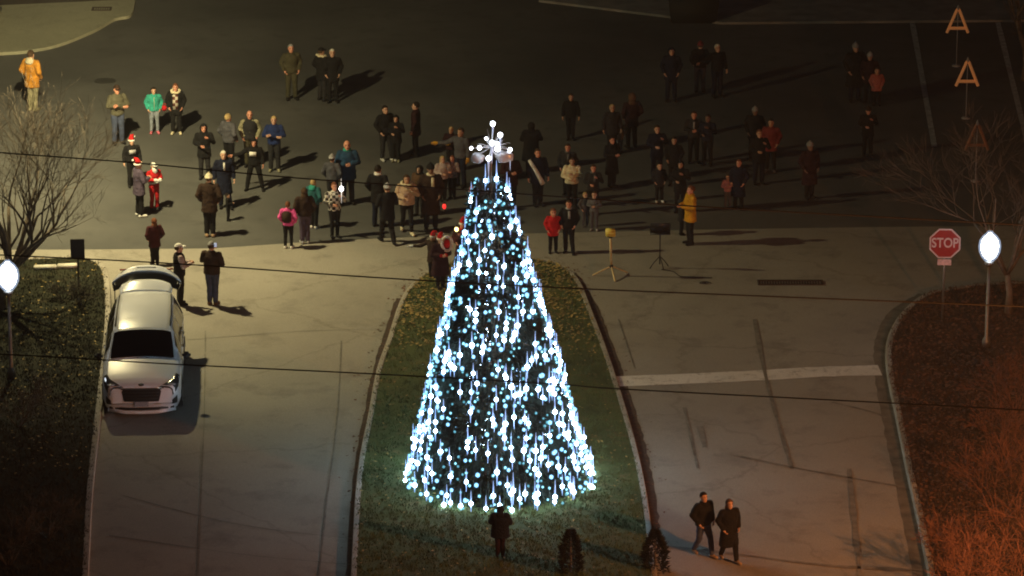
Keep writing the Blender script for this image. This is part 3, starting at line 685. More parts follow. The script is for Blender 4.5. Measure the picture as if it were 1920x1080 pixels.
# rear is open: give the shell an inner skin and a floor
body = mk('body', bm, white, van); md = body.modifiers.new('s', 'SOLIDIFY'); md.thickness = .03; md.offset = -1
bm = bmesh.new(); box(bm, (0, .9, .42), (1.7, 3.0, .06)); 
for yy in (-.3, .7, 1.6):
    for sx in (-.45, .45): box(bm, (sx, yy, .72), (.52, .5, .22), None, .05); box(bm, (sx, yy + .27, 1.05), (.5, .14, .65), None, .05)
mk('interior', bm, mat('van_interior', (.03, .028, .027), .8), van, False)
def patch(y0, y1, u0, u1, off, nu=6, nv=6, side=1, both=False, thick=.012, yadj=None):
    b = bmesh.new()
    us = [u0 + (u1 - u0) * i / nu for i in range(nu + 1)]
    def row(y, j):
        L = [sp(y + (yadj(u) if yadj else 0), u, off, side) for u in us]
        if both: L += [Vector((-v.x, v.y, v.z)) for v in L[-2::-1]]
        return [b.verts.new(v) for v in L]
    R_ = [row(y0 + (y1 - y0) * j / nv, j) for j in range(nv + 1)]
    for A, B in zip(R_, R_[1:]):
        for k in range(len(A) - 1): b.faces.new((A[k], A[k + 1], B[k + 1], B[k]))
    bmesh.ops.recalc_face_normals(b, faces=b.faces[:]); return b
def hl_mesh(side):
    b = bmesh.new(); rows_ = []
    for j in range(9):
        t = j / 8; y = -2.535 + .50 * t; u0 = 4.3 + 1.2 * t; u1 = 9.3 - 2.4 * t
        rows_.append([b.verts.new(sp(y, u0 + (u1 - u0) * i / 6, .014, side)) for i in range(7)])
    for A, B in zip(rows_, rows_[1:]):
        for k in range(6): b.faces.new((A[k], A[k + 1], B[k + 1], B[k]))
    r = bmesh.ops.extrude_face_region(b, geom=b.faces[:])
    for q in r['geom']:
        if isinstance(q, bmesh.types.BMVert): q.co.z -= .02; q.co.y += .02
    bmesh.ops.recalc_face_normals(b, faces=b.faces[:]); return b
ws = patch(-1.34, -.60, 7.9, 11, .008, 5, 6, 1, True); mk('windshield', ws, glass, van)
bm = patch(-2.30, -1.42, 7.2, 11, .006, 5, 6, 1, True); mk('hood', bm, white, van)
bm = patch(-.5, 2.3, 8.6, 11, .006, 5, 10, 1, True); mk('roof', bm, white, van)
for s in (1, -1):
    for a, b_ in ((-.95, -.45), (-.38, .55), (.63, 1.5), (1.58, 2.2)):
        mk('side_window', patch(a, b_, 5.15, 7.2 if a > -.9 else 6.8, .006, 4, 4, s), glass, van)
    bm = bmesh.new()
    for yy in (-1.02, .58): 
        path(bm, [sp(yy, u, .002, s) for u in (1.5, 2, 3, 4, 5)], .006, 4)
    path(bm, [sp(y, 4.85, .002, s) for y in (-1.2, 0, 1, 2.3)], .008, 4); mk('door_seam', bm, blackp, van)
    for yy in (-.1, .85):
        bm = bmesh.new(); box(bm, sp(yy, 4.4, .02, s), (.03, .2, .03), None, .01); mk('door_handle', bm, chrome, van)
    bm = bmesh.new(); box(bm, (s * 1.10, -.98, 1.12), (.22, .12, .17), None, .05); m_ = mk('mirror', bm, white if s > 9 else blackp, van)
    bm = bmesh.new(); b2 = hl_mesh(s); add(bm, b2); hl = mk('headlight', bm, mat('headlight_housing', (.05, .055, .06), .12, .3, spec=.9), van)
    bm = bmesh.new(); ball(bm, sp(-2.46, 7.6, .012, s), .11, .05, .03); mk('reflector', bm, mat('lens', (.75, .8, .9), .08, .6), hl)
    bm = bmesh.new(); b2 = patch(-2.545, -2.44, 1.8, 3.6, .012, 3, 3, s); add(bm, b2); mk('fog_lamp', bm, blackp, van)
    bm = bmesh.new(); path(bm, [sp(y, 8.1, .02, s) for y in (-.3, .5, 1.3, 2.1)], .018, 6); mk('roof_rail', bm, blackp, van)
    for yy in (-1.62, 1.48):
        wh = bpy.data.objects.new('wheel', None); COL.objects.link(wh); wh.parent = van; wh.location = (s * .89, yy, .34)
        M = Matrix.Rotation(pi / 2, 4, 'Y')
        bm = bmesh.new(); lathe(bm, [(.2, -.1), (.32, -.105), (.345, -.07), (.345, .07), (.32, .105), (.2, .1)], 24, M=M); mk('tyre', bm, mat('rubber', (.012, .012, .012), .85), wh)
        bm = bmesh.new(); lathe(bm, [(.05, -.08), (.21, -.085), (.22, 0), (.21, .108), (.14, .09), (.05, .115)], 20, M=M); mk('rim', bm, mat('alloy', (.4, .4, .41), .3, .9), wh)
    for yy in (-1.62, 1.48):
        bm = bmesh.new(); path(bm, [(s * .988, yy + .40 * cos(a), .34 + .40 * sin(a)) for a in [pi * j / 12 for j in range(13)]], .018, 5); mk('wheel_arch', bm, blackp, van)
bm = bmesh.new()
for k in range(7):     # grille: curved frame with slats
    z = .60 + .018 * k
pts_ = []
gb = bmesh.new(); n = 12
T0 = []; T1 = []; F0 = []; F1 = []
for i in range(n + 1):
    x = -.50 + 1.0 * i / n; yb = -2.61 + .12 * abs(x) ** 2.2; T0.append(gb.verts.new((x * .86, yb, .47))); T1.append(gb.verts.new((x * 1.02, yb + .03, .79)))
for i in range(n): gb.faces.new((T0[i], T0[i + 1], T1[i + 1], T1[i]))
r_ = bmesh.ops.extrude_face_region(gb, geom=gb.faces[:])
for v in r_['geom']:
    if isinstance(v, bmesh.types.BMVert): v.co.y += .05
bmesh.ops.recalc_face_normals(gb, faces=gb.faces[:]); gr = mk('grille', gb, blackp, van, False)
bm = bmesh.new()
path(bm, [(-.56, -2.54, .80), (-.3, -2.575, .805), (0, -2.59, .805), (.3, -2.575, .805), (.56, -2.54, .80)], .014, 6); mk('trim', bm, chrome, gr)
bm = bmesh.new()
for z in (.55, .63, .71): path(bm, [(-.46, -2.59, z), (-.25, -2.615, z), (0, -2.62, z), (.25, -2.615, z), (.46, -2.59, z)], .006, 4)
mk('slat', bm, mat('slat_grey', (.06, .06, .065), .4, .5), gr)
bm = bmesh.new(); lathe(bm, [(.07, -.008), (.075, 0), (.065, .01)], 20, (0, 0, 0), 1, .55, Matrix.Translation((0, -2.50, .885)) @ Matrix.Rotation(R(40), 4, 'X')); mk('badge', bm, mat('badge', (.08, .08, .09), .3, .6), van)
bm = bmesh.new(); path(bm, [(-.80, -2.50, .30), (-.4, -2.585, .28), (0, -2.60, .275), (.4, -2.585, .28), (.80, -2.50, .30)], .035, 6); mk('lower_grille', bm, blackp, van)
bm = bmesh.new(); path(bm, [(-.84, -2.44, .22), (-.4, -2.575, .19), (0, -2.59, .185), (.4, -2.575, .19), (.84, -2.44, .22)], .05, 8); mk('bumper', bm, white, van)
bm = bmesh.new(); box(bm, (0, -2.60, .405), (.34, .015, .13), None, .005); mk('licence_plate', bm, mat('plate', (.30, .31, .36), .5, var=.3, scale=30), van, False)
for s in (-1, 1):
    bm = bmesh.new(); tube(bm, (s * .1, -1.36, 1.19), (s * .55, -1.30, 1.205), .012, .006, 5); mk('wiper', bm, blackp, van)
# tailgate, hinged at the rear of the roof and swung up
TG = bpy.data.objects.new('tailgate', None); COL.objects.link(TG); TG.parent = van; TG.location = (0, 2.40, 1.68); TG.rotation_euler = (R(13), 0, 0)
def gate(v0, v1, w0, w1, m, name, n=14, dz=0.0, th=.035, crown=.14):
    b = bmesh.new(); rows = []
    for j in range(7):
        t = j / 6; v = v0 + (v1 - v0) * t; wd = w0 + (w1 - w0) * t
        rows.append([b.verts.new((wd * (2 * i / n - 1), v - crown * v * (abs(2 * i / n - 1) ** 2.4) * 1.4, dz - .16 * abs(2 * i / n - 1) ** 3 * (.4 + v) + .05 * sin(v * 2.4) + max(0, v - 1.0) * .35)) for i in range(n + 1)])
    for A, B in zip(rows, rows[1:]):
        for k in range(n): b.faces.new((A[k], A[k + 1], B[k + 1], B[k]))
    r = bmesh.ops.extrude_face_region(b, geom=b.faces[:])
    for q in r['geom']:
        if isinstance(q, bmesh.types.BMVert): q.co.z -= th
    bmesh.ops.recalc_face_normals(b, faces=b.faces[:]); return mk(name, b, m, TG)
gate(.0, .52, .66, .70, white, 'spoiler', dz=.02); gate(.36, 1.02, .84, .90, glass, 'rear_window', dz=-.03); gate(.99, 1.20, .90, .84, white, 'lower_panel', dz=.0, th=.06)
for s in (1, -1):
    bm = bmesh.new(); box(bm, (s * .60, 1.12, .0), (.20, .05, .03), None, .01); mk('tail_light', bm, mat('tail_red', (.35, .02, .02), .25), TG)
    bm = bmesh.new(); tube(bm, (s * .80, 2.36, 1.15), (s * .82, 3.05, 1.72), .014, .014, 6); mk('strut', bm, blackp, van)
bm = bmesh.new(); box(bm, (0, 1.12, .055), (.5, .03, .03), None, .01); mk('handle', bm, chrome, TG)
# ------------------------------------------------------------------ people
# figure 1.75 m tall, facing -Y; every joint below is in metres
ARMS = {  # (elbow, wrist) for the +x arm and the -x arm
 'down': [((.25, .03, 1.15), (.27, -.05, .90)), ((-.25, .03, 1.15), (-.27, -.05, .90))],
 'pockets': [((.275, .07, 1.15), (.205, -.10, .95)), ((-.275, .07, 1.15), (-.205, -.10, .95))],
 'crossed': [((.28, -.06, 1.14), (-.06, -.24, 1.19)), ((-.28, -.06, 1.16), (.07, -.22, 1.15))],
 'front': [((.26, -.03, 1.14), (.07, -.28, 1.16)), ((-.26, -.03, 1.14), (-.06, -.28, 1.17))],
 'phone': [((.27, -.10, 1.17), (.12, -.33, 1.36)), ((-.26, .0, 1.14), (-.10, -.25, 1.12))],
 'reach': [((.25, .03, 1.15), (.27, -.05, .92)), ((-.40, -.08, 1.24), (-.62, -.16, 1.22))],
 'point': [((.36, -.22, 1.36), (.50, -.48, 1.40)), ((-.25, .03, 1.15), (-.26, -.06, .92))],
 'walk': [((.25, .12, 1.17), (.27, .02, .94)), ((-.25, -.06, 1.15), (-.25, -.22, .98))],
 'hug': [((.27, -.08, 1.16), (.04, -.27, 1.24)), ((-.27, -.08, 1.14), (-.03, -.26, 1.06))],
}
LEGS = {  # (knee, ankle, yaw) for +x and -x
 'stand': [((.095, -.02, .49), (.105, .01, .085)), ((-.095, -.02, .49), (-.105, .01, .085))],
 'close': [((.075, -.02, .49), (.075, .01, .085)), ((-.075, -.02, .49), (-.075, .01, .085))],
 'wide': [((.17, -.02, .49), (.24, .01, .085)), ((-.17, -.02, .49), (-.24, .01, .085))],
 'walk': [((.09, -.16, .52), (.09, -.24, .10)), ((-.09, .03, .49), (-.09, .24, .12))],
 'relax': [((.11, -.07, .50), (.15, -.10, .085)), ((-.09, -.01, .49), (-.09, .03, .085))],
}
CACHE = {}
def remesh(bm, vox, sm, nz=0.0, seed=0):
    me = bpy.data.meshes.new('tmp'); bm.to_mesh(me); bm.free(); o = bpy.data.objects.new('tmp', me); COL.objects.link(o)
    m = o.modifiers.new('r', 'REMESH'); m.mode = 'VOXEL'; m.voxel_size = vox
    m2 = o.modifiers.new('s', 'SMOOTH'); m2.factor = .5; m2.iterations = sm
    dg = bpy.context.evaluated_depsgraph_get(); out = bpy.data.meshes.new_from_object(o.evaluated_get(dg)); bpy.data.objects.remove(o); bpy.data.meshes.remove(me)
    if nz:
        off = Vector((seed, seed * 2, 0)); N = [v.normal.copy() for v in out.vertices]
        for v, n_ in zip(out.vertices, N):
            p = v.co; v.co = p + n_ * (nz * (noise.noise(Vector((p.x * 9, p.y * 9, p.z * 14)) + off) + .6 * noise.noise(p * 26 + off)))
    out.materials.clear()
    for p in out.polygons: p.use_smooth = True
    return out
HZ = 1.60
def head(bm, hs, kid):
    z0 = HZ
    rs = [(0, -.035, -.125, .028, .035), (0, -.03, -.105, .046, .062), (0, -.015, -.07, .062, .082), (0, -.004, -.02, .072, .093), (0, .004, .03, .076, .098), (0, .01, .075, .070, .092), (0, .014, .105, .050, .068), (0, .016, .122, .02, .03)]
    loft(bm, [(a, b * hs, z0 + c * hs, d * hs, e * hs) for a, b, c, d, e in rs], 14)
    cap(bm, (0, -.092 * hs, z0 + .012 * hs), (0, -.108 * hs, z0 - .028 * hs), .010 * hs, .017 * hs, 6, 2)
    for s in (-1, 1): cap(bm, (s * .076 * hs, .01, z0 + .02 * hs), (s * .078 * hs, .012, z0 - .02 * hs), .016 * hs, .012 * hs, 6, 2)
    cap(bm, (0, .012, 1.40), (0, .0, z0 - .07 * hs), .062, .054, 10, 2)
def fingers(bm, wr, d, inw):
    """palm then four bent fingers of unequal length and a thumb leaving its side"""
    x, y, dd = frame(d); 
    side = inw - dd * inw.dot(dd); side = side.normalized() if side.length > .01 else x
    up_ = dd.cross(side).normalized()
    palm = wr + dd * .055
    for i, (o_, L) in enumerate(((-.030, .062), (-.010, .074), (.010, .070), (.029, .055))):
        b = palm + up_ * o_ + dd * .03; m = b + dd * L * .55 + side * .008; t = m + dd * L * .35 + side * .026
        cap(bm, b, m, .010, .009, 5, 1); cap(bm, m, t, .009, .007, 5, 1)
    b = wr + dd * .02 - up_ * .03; m = b + dd * .03 - up_ * .022 + side * .012; t = m + dd * .03 - up_ * .002 + side * .01
    cap(bm, b, m, .012, .010, 5, 1); cap(bm, m, t, .010, .008, 5, 1)
def body_mesh(arms, legs, kid):
    k = ('body', arms, legs, kid)
    if k in CACHE: return CACHE[k]
    hs = 1.28 if kid else 1.0; bm = bmesh.new(); head(bm, hs, kid)
    loft(bm, [(0, .0, .86, .12, .09), (0, .0, .93, .155, .11), (0, .0, 1.03, .145, .10), (0, .0, 1.13, .135, .095), (0, -.005, 1.27, .165, .115), (0, .0, 1.38, .165, .105), (0, .01, 1.44, .10, .075)], 16)
    for i, s in ((0, 1), (1, -1)):
        e, wr = [Vector(v) for v in ARMS[arms][i]]; sh = Vector((s * .175, .01, 1.40)); d = (wr - e).normalized()
        cap(bm, sh, e, .052, .040, 8, 2); cap(bm, e, wr, .040, .026, 8, 2); cap(bm, wr + d * .02, wr + d * .07, .030, .034, 8, 2, 1, .6)
        kn, an = [Vector(v) for v in LEGS[legs][i]]; hp = Vector((s * .085, 0, .90))
        cap(bm, hp, kn, .085, .056, 10, 2); cap(bm, kn, an, .056, .036, 10, 2); cap(bm, an + Vector((0, .01, -.03)), an + Vector((s * .015, -.14, -.05)), .036, .030, 8, 2)
    me = remesh(bm, .017, 2)
    b = bmesh.new(); b.from_mesh(me)
    for i, s in ((0, 1), (1, -1)):
        e, wr = [Vector(v) for v in ARMS[arms][i]]; fingers(b, wr, (wr - e).normalized(), Vector((-s, -.3, 0)))
    n0 = len(b.faces)
    for s in (-1, 1): ball(b, (s * .030 * hs, -.083 * hs, HZ + .012 * hs), .014 * hs, .010, .009 * hs, 1)
    for s in (-1, 1): box(b, (s * .031 * hs, -.089 * hs, HZ + .036 * hs), (.034 * hs, .012, .008 * hs))
    b.faces.ensure_lookup_table()
    for f in b.faces[n0:]: f.material_index = 1
    n0 = len(b.faces); ball(b, (0, -.083 * hs, HZ - .058 * hs), .024 * hs, .012, .007 * hs, 1); b.faces.ensure_lookup_table()
    for f in b.faces[n0:]: f.material_index = 2
    for f in b.faces: f.smooth = True
    b.to_mesh(me); b.free(); CACHE[k] = me; return me
HEM = {'hip': .86, 'thigh': .70, 'coat': .45, 'long': .22}
def torso_rings(length, infl=0.0, puff=1.0):
    hem = HEM[length]; fl = {'hip': .0, 'thigh': .02, 'coat': .05, 'long': .11}[length]
    r = [(0, .0, hem, (.185 + fl) * puff + infl, (.135 + fl * .9) * puff + infl)]
    if hem < .8: r.append((0, 0, (hem + .95) / 2, (.185 + fl * .55) * puff + infl, (.135 + fl * .5) * puff + infl))
    return r + [(0, .0, .95, .187 * puff + infl, .135 * puff + infl), (0, .0, 1.08, .178 * puff + infl, .130 * puff + infl), (0, -.005, 1.20, .188 * puff + infl, .140 * puff + infl),
            (0, -.003, 1.32, .200 * puff + infl, .140 * puff + infl), (0, .003, 1.41, .175 + infl, .118 + infl), (0, .012, 1.465, .095 + infl, .085 + infl), (0, .015, 1.50, .072, .072)]
def sleeve(bm, arms, puff=1.0, infl=0):
    for i, s in ((0, 1), (1, -1)):
        e, wr = [Vector(v) for v in ARMS[arms][i]]; sh = Vector((s * .178, .005, 1.395)); d = (wr - e).normalized()
        cap(bm, sh, e, .078 * puff + infl, .066 * puff + infl, 10, 3); cap(bm, e, wr - d * .02, .066 * puff + infl, .052 * puff + infl, 10, 2)
def top_mesh(kind, arms, length, puff):
    k = ('top', kind, arms if kind != 'vest' else '', length, puff)
    if k in CACHE: return CACHE[k]
    bm = bmesh.new()
    if kind in ('jacket', 'vest'): loft(bm, torso_rings(length, .012 if kind == 'vest' else 0, puff), 18)
    if kind in ('jacket', 'sleeves'): sleeve(bm, arms, puff)
    if kind == 'sleeves': loft(bm, torso_rings('hip', 0, 1.0)[:-1], 16)
    CACHE[k] = remesh(bm, .019, 3, .011, len(CACHE)); return CACHE[k]
def trouser_mesh(legs, slim):
    k = ('tr', legs, slim)
    if k in CACHE: return CACHE[k]
    bm = bmesh.new(); q = .85 if slim else 1.0
    loft(bm, [(0, 0, .84, .15, .115), (0, 0, .92, .172, .122), (0, 0, 1.0, .165, .118)], 14)
    for i, s in ((0, 1), (1, -1)):
        kn, an = [Vector(v) for v in LEGS[legs][i]]; hp = Vector((s * .088, 0, .88))
        cap(bm, hp, kn, .102, .074 * q, 12, 2); cap(bm, kn, an + (kn - an).normalized() * .02, .074 * q, .062 * q, 12, 2)
    CACHE[k] = remesh(bm, .018, 2, .008, len(CACHE)); return CACHE[k]
def shoe_mesh(legs, i, boot):
    k = ('shoe', legs, i, boot)
    if k in CACHE: return CACHE[k]
    s = (1, -1)[i]; an = Vector(LEGS[legs][i][1]); bm = bmesh.new(); z = an.z - .085
    cap(bm, (an.x, an.y + .03, .05 + z), (an.x + s * .03, an.y - .15, .042 + z), .050, .042, 10, 3)
    cap(bm, (an.x, an.y + .02, .06 + z), (an.x, an.y + .005, (.30 if boot else .11) + z), .052, .066 if boot else .045, 10, 2)
    for v in bm.verts: v.co.z = max(v.co.z, .004 + z)
    me = remesh(bm, .016, 2)
    CACHE[k] = me; return me
def head_part(kind, hs):
    k = ('head', kind, hs)
    if k in CACHE: return CACHE[k]
    bm = bmesh.new(); z0 = HZ
    def shell(rx, ry, rz, cy, cz, cut):
        b = bmesh.new(); ball(b, (0, cy * hs, z0 + cz * hs), rx * hs, ry * hs, rz * hs, 3)
        bmesh.ops.delete(b, geom=[v for v in b.verts if cut((v.co - Vector((0, 0, z0))) / hs)], context='VERTS')
        for v in b.verts: v.co += v.co.normalized() * .0
        add(bm, b)
    if kind == 'short': shell(.086, .106, .115, .016, .025, lambda v: (v.y < -.035 and v.z < .065) or v.z < -.05 or (v.y < .01 and v.z < -.0))
    elif kind == 'long':
        shell(.092, .110, .12, .016, .022, lambda v: (v.y < -.035 and v.z < .065))
        loft(bm, [(0, .055, z0 - .24 * hs, .075, .035), (0, .06, z0 - .15 * hs, .095 * hs, .05), (0, .045, z0 - .05 * hs, .092 * hs, .06)], 12)
    elif kind == 'bun':
        shell(.086, .106, .115, .016, .025, lambda v: (v.y < -.035 and v.z < .065) or v.z < -.06 or (v.y < .01 and v.z < -.0)); ball(bm, (0, .10 * hs, z0 + .08 * hs), .045)
    elif kind == 'beanie':
        shell(.092, .112, .125, .012, .035, lambda v: v.z < .035); lathe(bm, [(.098, .02), (.104, .035), (.102, .075), (.094, .08)], 18, (0, .010 * hs, z0), 1.0 * hs, 1.16 * hs) if False else None
        loft(bm, [(0, .010 * hs, z0 + .022 * hs, .094 * hs, .114 * hs), (0, .010 * hs, z0 + .035 * hs, .100 * hs, .121 * hs), (0, .010 * hs, z0 + .078 * hs, .097 * hs, .116 * hs)], 18); ball(bm, (0, .01, z0 + .165 * hs), .022)
    elif kind == 'cap':
        shell(.090, .110, .115, .010, .03, lambda v: v.z < .03); b = bmesh.new(); loft(b, [(0, -.10 * hs, z0 + .038 * hs, .075 * hs, .085 * hs), (0, -.10 * hs, z0 + .05 * hs, .075 * hs, .085 * hs)], 14); add(bm, b)
    elif kind == 'hood':
        shell(.112, .128, .14, .012, .005, lambda v: v.y < -.062 and -.085 < v.z < .075 and abs(v.x) < .075)
        loft(bm, [(0, .02, 1.40, .15, .12), (0, .02, 1.46, .12, .11), (0, .02, z0 - .08, .095, .10)], 16)
    elif kind == 'santa':
        path(bm, [(0, .01, z0 + .03 * hs), (0, .015, z0 + .12 * hs), (.02, .04, z0 + .19 * hs), (.07, .07, z0 + .20 * hs), (.11, .09, z0 + .15 * hs)], [.096 * hs, .08 * hs, .055 * hs, .035, .018], 14)
    elif kind == 'santa_trim':
        loft(bm, [(0, .010, z0 + .012 * hs, .098 * hs, .118 * hs), (0, .010, z0 + .03 * hs, .110 * hs, .130 * hs), (0, .010, z0 + .06 * hs, .100 * hs, .120 * hs)], 18); ball(bm, (.12, .10, z0 + .13 * hs), .036)
    elif kind == 'beard':
        loft(bm, [(0, -.10, z0 - .24, .03, .03), (0, -.095, z0 - .17, .085, .055), (0, -.075, z0 - .09, .095, .06), (0, -.07, z0 - .03, .085, .045)], 14)
        for v in bm.verts: v.co += Vector((noise.noise(v.co * 30), noise.noise(v.co * 28), 0)) * .01
    elif kind == 'fur':
        for j in range(22):
            a = 2 * pi * j / 22; ball(bm, (cos(a) * .125, .015 + sin(a) * .125, 1.475 + .03 * sin(a) + random.uniform(-.01, .01)), random.uniform(.04, .052), None, None, 1)
    elif kind == 'hood_down':
        loft(bm, [(0, .10, 1.36, .09, .05), (0, .09, 1.42, .125, .08), (0, .07, 1.49, .115, .075), (0, .07, 1.53, .085, .05)], 14)
    elif kind == 'scarf': lathe(bm, [(.075, 1.43), (.10, 1.445), (.10, 1.485), (.075, 1.505)], 16, (0, .01, 0)); box(bm, (.04, -.155, 1.30), (.07, .02, .26), None, .008)
    elif kind == 'collar': lathe(bm, [(.083, 1.45), (.10, 1.465), (.092, 1.52), (.08, 1.52)], 16, (0, .012, 0))
    elif kind == 'tie': box(bm, (0, -.150, 1.30), (.05, .02, .24), None, .006)
    elif kind == 'plaid_scarf': box(bm, (0, -.158, 1.14), (.16, .03, .52), None, .012); lathe(bm, [(.08, 1.42), (.11, 1.44), (.105, 1.49), (.08, 1.5)], 16, (0, .005, 0))
    elif kind == 'pack': box(bm, (0, .20, 1.22), (.30, .16, .42), None, .05)
    elif kind == 'bib': box(bm, (-.02, -.165, 1.27), (.21, .02, .15), None, .004)
    elif kind == 'belt': lathe(bm, [(.196, .99), (.202, 1.0), (.202, 1.05), (.196, 1.06)], 20, (0, 0, 0), 1, .74)
    elif kind == 'zip': box(bm, (0, -.150, 1.15), (.012, .012, .5))
    me = bpy.data.meshes.new(kind); 
    for f in bm.faces: f.smooth = True
    bmesh.ops.recalc_face_normals(bm, faces=bm.faces[:]); bm.to_mesh(me); bm.free(); CACHE[k] = me; return me
def cuff_mesh(arms, i, r=.062):
    k = ('cuff', arms, i)
    if k in CACHE: return CACHE[k]
    bm = bmesh.new()
    if 1:
        e, wr = [Vector(v) for v in ARMS[arms][i]]; d = (wr - e).normalized(); cap(bm, wr - d * .05, wr - d * .01, r, r, 10, 2)
    me = bpy.data.meshes.new('cuff'); [setattr(f, 'smooth', True) for f in bm.faces]; bm.to_mesh(me); bm.free(); CACHE[k] = me; return me
def glove_mesh(arms, i):
    k = ('glove', arms, i)
    if k in CACHE: return CACHE[k]
    bm = bmesh.new()
    for s in ((1, -1)[i],):
        e, wr = [Vector(v) for v in ARMS[arms][i]]; d = (wr - e).normalized(); cap(bm, wr + d * .01, wr + d * .10, .042, .050, 8, 2)
        fingers(bm, wr + d * .03, d, Vector((-s, -.3, 0)))
    me = bpy.data.meshes.new('glove'); [setattr(f, 'smooth', True) for f in bm.faces]; bm.to_mesh(me); bm.free(); CACHE[k] = me; return me
SK = {'l': (.62, .36, .25), 'm': (.50, .28, .18), 'r': (.66, .30, .20), 'd': (.22, .12, .08)}
PALETTE = dict(black=(.010, .010, .011), charcoal=(.025, .025, .028), navy=(.009, .012, .028), darkbrown=(.035, .020, .014), maroon=(.050, .010, .014), darkmaroon=(.030, .010, .012),
  olive=(.060, .055, .032), greyolive=(.10, .095, .065), grey=(.12, .12, .13), lightgrey=(.35, .35, .36), slate=(.085, .085, .10), teal=(.04, .34, .27), tealdark=(.025, .12, .13), blueteal=(.02, .06, .12),
  mustard=(.50, .22, .03), khaki=(.30, .28, .18), jeans=(.06, .075, .13), lightjeans=(.24, .27, .32), cream=(.62, .56, .40), white=(.75, .74, .70), tan=(.38, .26, .16), pink=(.75, .10, .36), softpink=(.60, .28, .28),
  red=(.55, .015, .02), santared=(.50, .015, .018), yellow=(.60, .30, .02), brown=(.11, .06, .035), auburn=(.16, .06, .03), blond=(.45, .32, .15), whitehair=(.60, .57, .48), greyhair=(.26, .26, .26), darkhair=(.018, .013, .010), brownhair=(.06, .035, .02),
  furtan=(.50, .36, .25), furcream=(.72, .64, .44), purplegrey=(.085, .065, .10), dullred=(.18, .03, .03), coral=(.45, .13, .10), pinkshoe=(.65, .16, .22), blue=(.015, .03, .11), puregrey=(.2, .2, .2), greypink=(.45, .36, .35))
def cl(c):
    if c == 'plaid': return checker('plaid', (.03, .025, .025), (.55, .53, .48), 11)
    if c == 'plaid2': return checker('plaid_red', (.55, .50, .42), (.10, .03, .025), 9)
    if c == 'plaid3': return checker('plaid_pink', (.30, .22, .20), (.16, .13, .14), 14)
    return mat('cloth_' + c, PALETTE[c], .9, 0, .28, 7, .5, 45, spec=.2)
eyem = mat('eye_dark', (.02, .015, .012), .4); lipm = mat('lips', (.35, .10, .09), .6)
GROUP = 'people gathered around the lit tree'
def person(fx, fy, ty, face, label, top='black', legs='black', arms='pockets', leg='stand', length='hip', hair='short', hc='darkhair', skin='l', shoe='black', kid=False, puff=1.0, vest=None, extra=(), boot=False, slim=False, gloves=None, zz=0.0):
    p = G(fx, fy, zz); h = height_of(fx, fy, ty) - zz
    hs = 1.28 if kid else 1.0; H0 = HZ + .135 * hs + {'short': .01, 'long': .01, 'bun': .01, 'bald': -.01, 'beanie': .05, 'cap': .02, 'hood': .02, 'santa': .07}[hair]
    s = h / H0
    t = thing('person', label, 'person', (p.x, p.y, zz), R(face), GROUP); t.scale = (s * 1.08, s * 1.06, s)
    link('body', body_mesh(arms, leg, kid), [mat('skin_' + skin, SK[skin], .55, 0, .1, 8), eyem, lipm], t)
    link('trousers', trouser_mesh(leg, slim), cl(legs), t)
    if vest:
        link('shirt', top_mesh('sleeves', arms, 'hip', 1.0), cl(top), t); link('vest', top_mesh('vest', '', length, puff), cl(vest), t)
    else: link('jacket' if length in ('hip', 'thigh') else 'coat', top_mesh('jacket', arms, length, puff), cl(top), t)
    for i in (0, 1): link('shoe', shoe_mesh(leg, i, boot), cl(shoe), t)
    if hair in ('short', 'long', 'bun'): link('hair', head_part(hair, hs), cl(hc), t)
    elif hair in ('beanie', 'cap'):
        link('hat', head_part(hair, hs), cl(hc), t); link('hair', head_part('short', hs * .97), cl('brownhair'), t)
    elif hair == 'hood': link('hood', head_part('hood', hs), cl(hc), t)
    elif hair == 'santa':
        hh = link('hat', head_part('santa', hs), cl('santared'), t); link('trim', head_part('santa_trim', hs), cl('white'), hh)
    if gloves:
        for i in (0, 1): link('glove', glove_mesh(arms, i), cl(gloves), t)
    for e, c in extra:
        if e == 'cuff':
            for i in (0, 1): link('cuff', cuff_mesh(arms, i), cl(c), t)
        else: link({'fur': 'fur_collar', 'pack': 'backpack', 'bib': 'printed_patch', 'hood_down': 'hood', 'plaid_scarf': 'scarf', 'tie': 'shirt_front'}.get(e, e), head_part(e, 1.0), cl(c), t)
    return t
P_ = person
# far left and the back row
P_(62, 208, 93, 150, 'person in mustard jacket with pale hood down, khaki trousers, at the far left', 'mustard', 'khaki', 'pockets', 'close', 'thigh', 'short', 'brownhair', puff=1.05, extra=[('hood_down', 'cream')], shoe='khaki')
P_(222, 270, 158, 25, 'person in grey olive jacket with folded arms and jeans behind the bare branches', 'greyolive', 'jeans', 'crossed', 'stand', 'hip', 'cap', 'darkbrown', 'r')
P_(290, 250, 163, 8, 'person in bright teal jacket with pale jeans and pink shoes', 'teal', 'lightjeans', 'pockets', 'stand', 'hip', 'long', 'darkhair', shoe='pinkshoe', slim=True, extra=[('zip', 'cream')])
P_(331, 251, 156, 0, 'person in black coat with cream fur collar and plaid scarf beside the teal jacket', 'black', 'black', 'pockets', 'stand', 'thigh', 'short', 'auburn', 'r', shoe='furcream', boot=True, puff=1.05, extra=[('fur', 'furcream'), ('plaid_scarf', 'plaid2')])
P_(249, 350, 254, 20, 'person in red pompom hat and black hoodie with white print on the chest', 'black', 'black', 'down', 'stand', 'hip', 'santa', extra=[('bib', 'lightgrey')])
P_(262, 406, 297, 120, 'person in red pompom hat and dark plum coat seen from behind', 'purplegrey', 'black', 'front', 'stand', 'thigh', 'santa', shoe='white', puff=1.1)
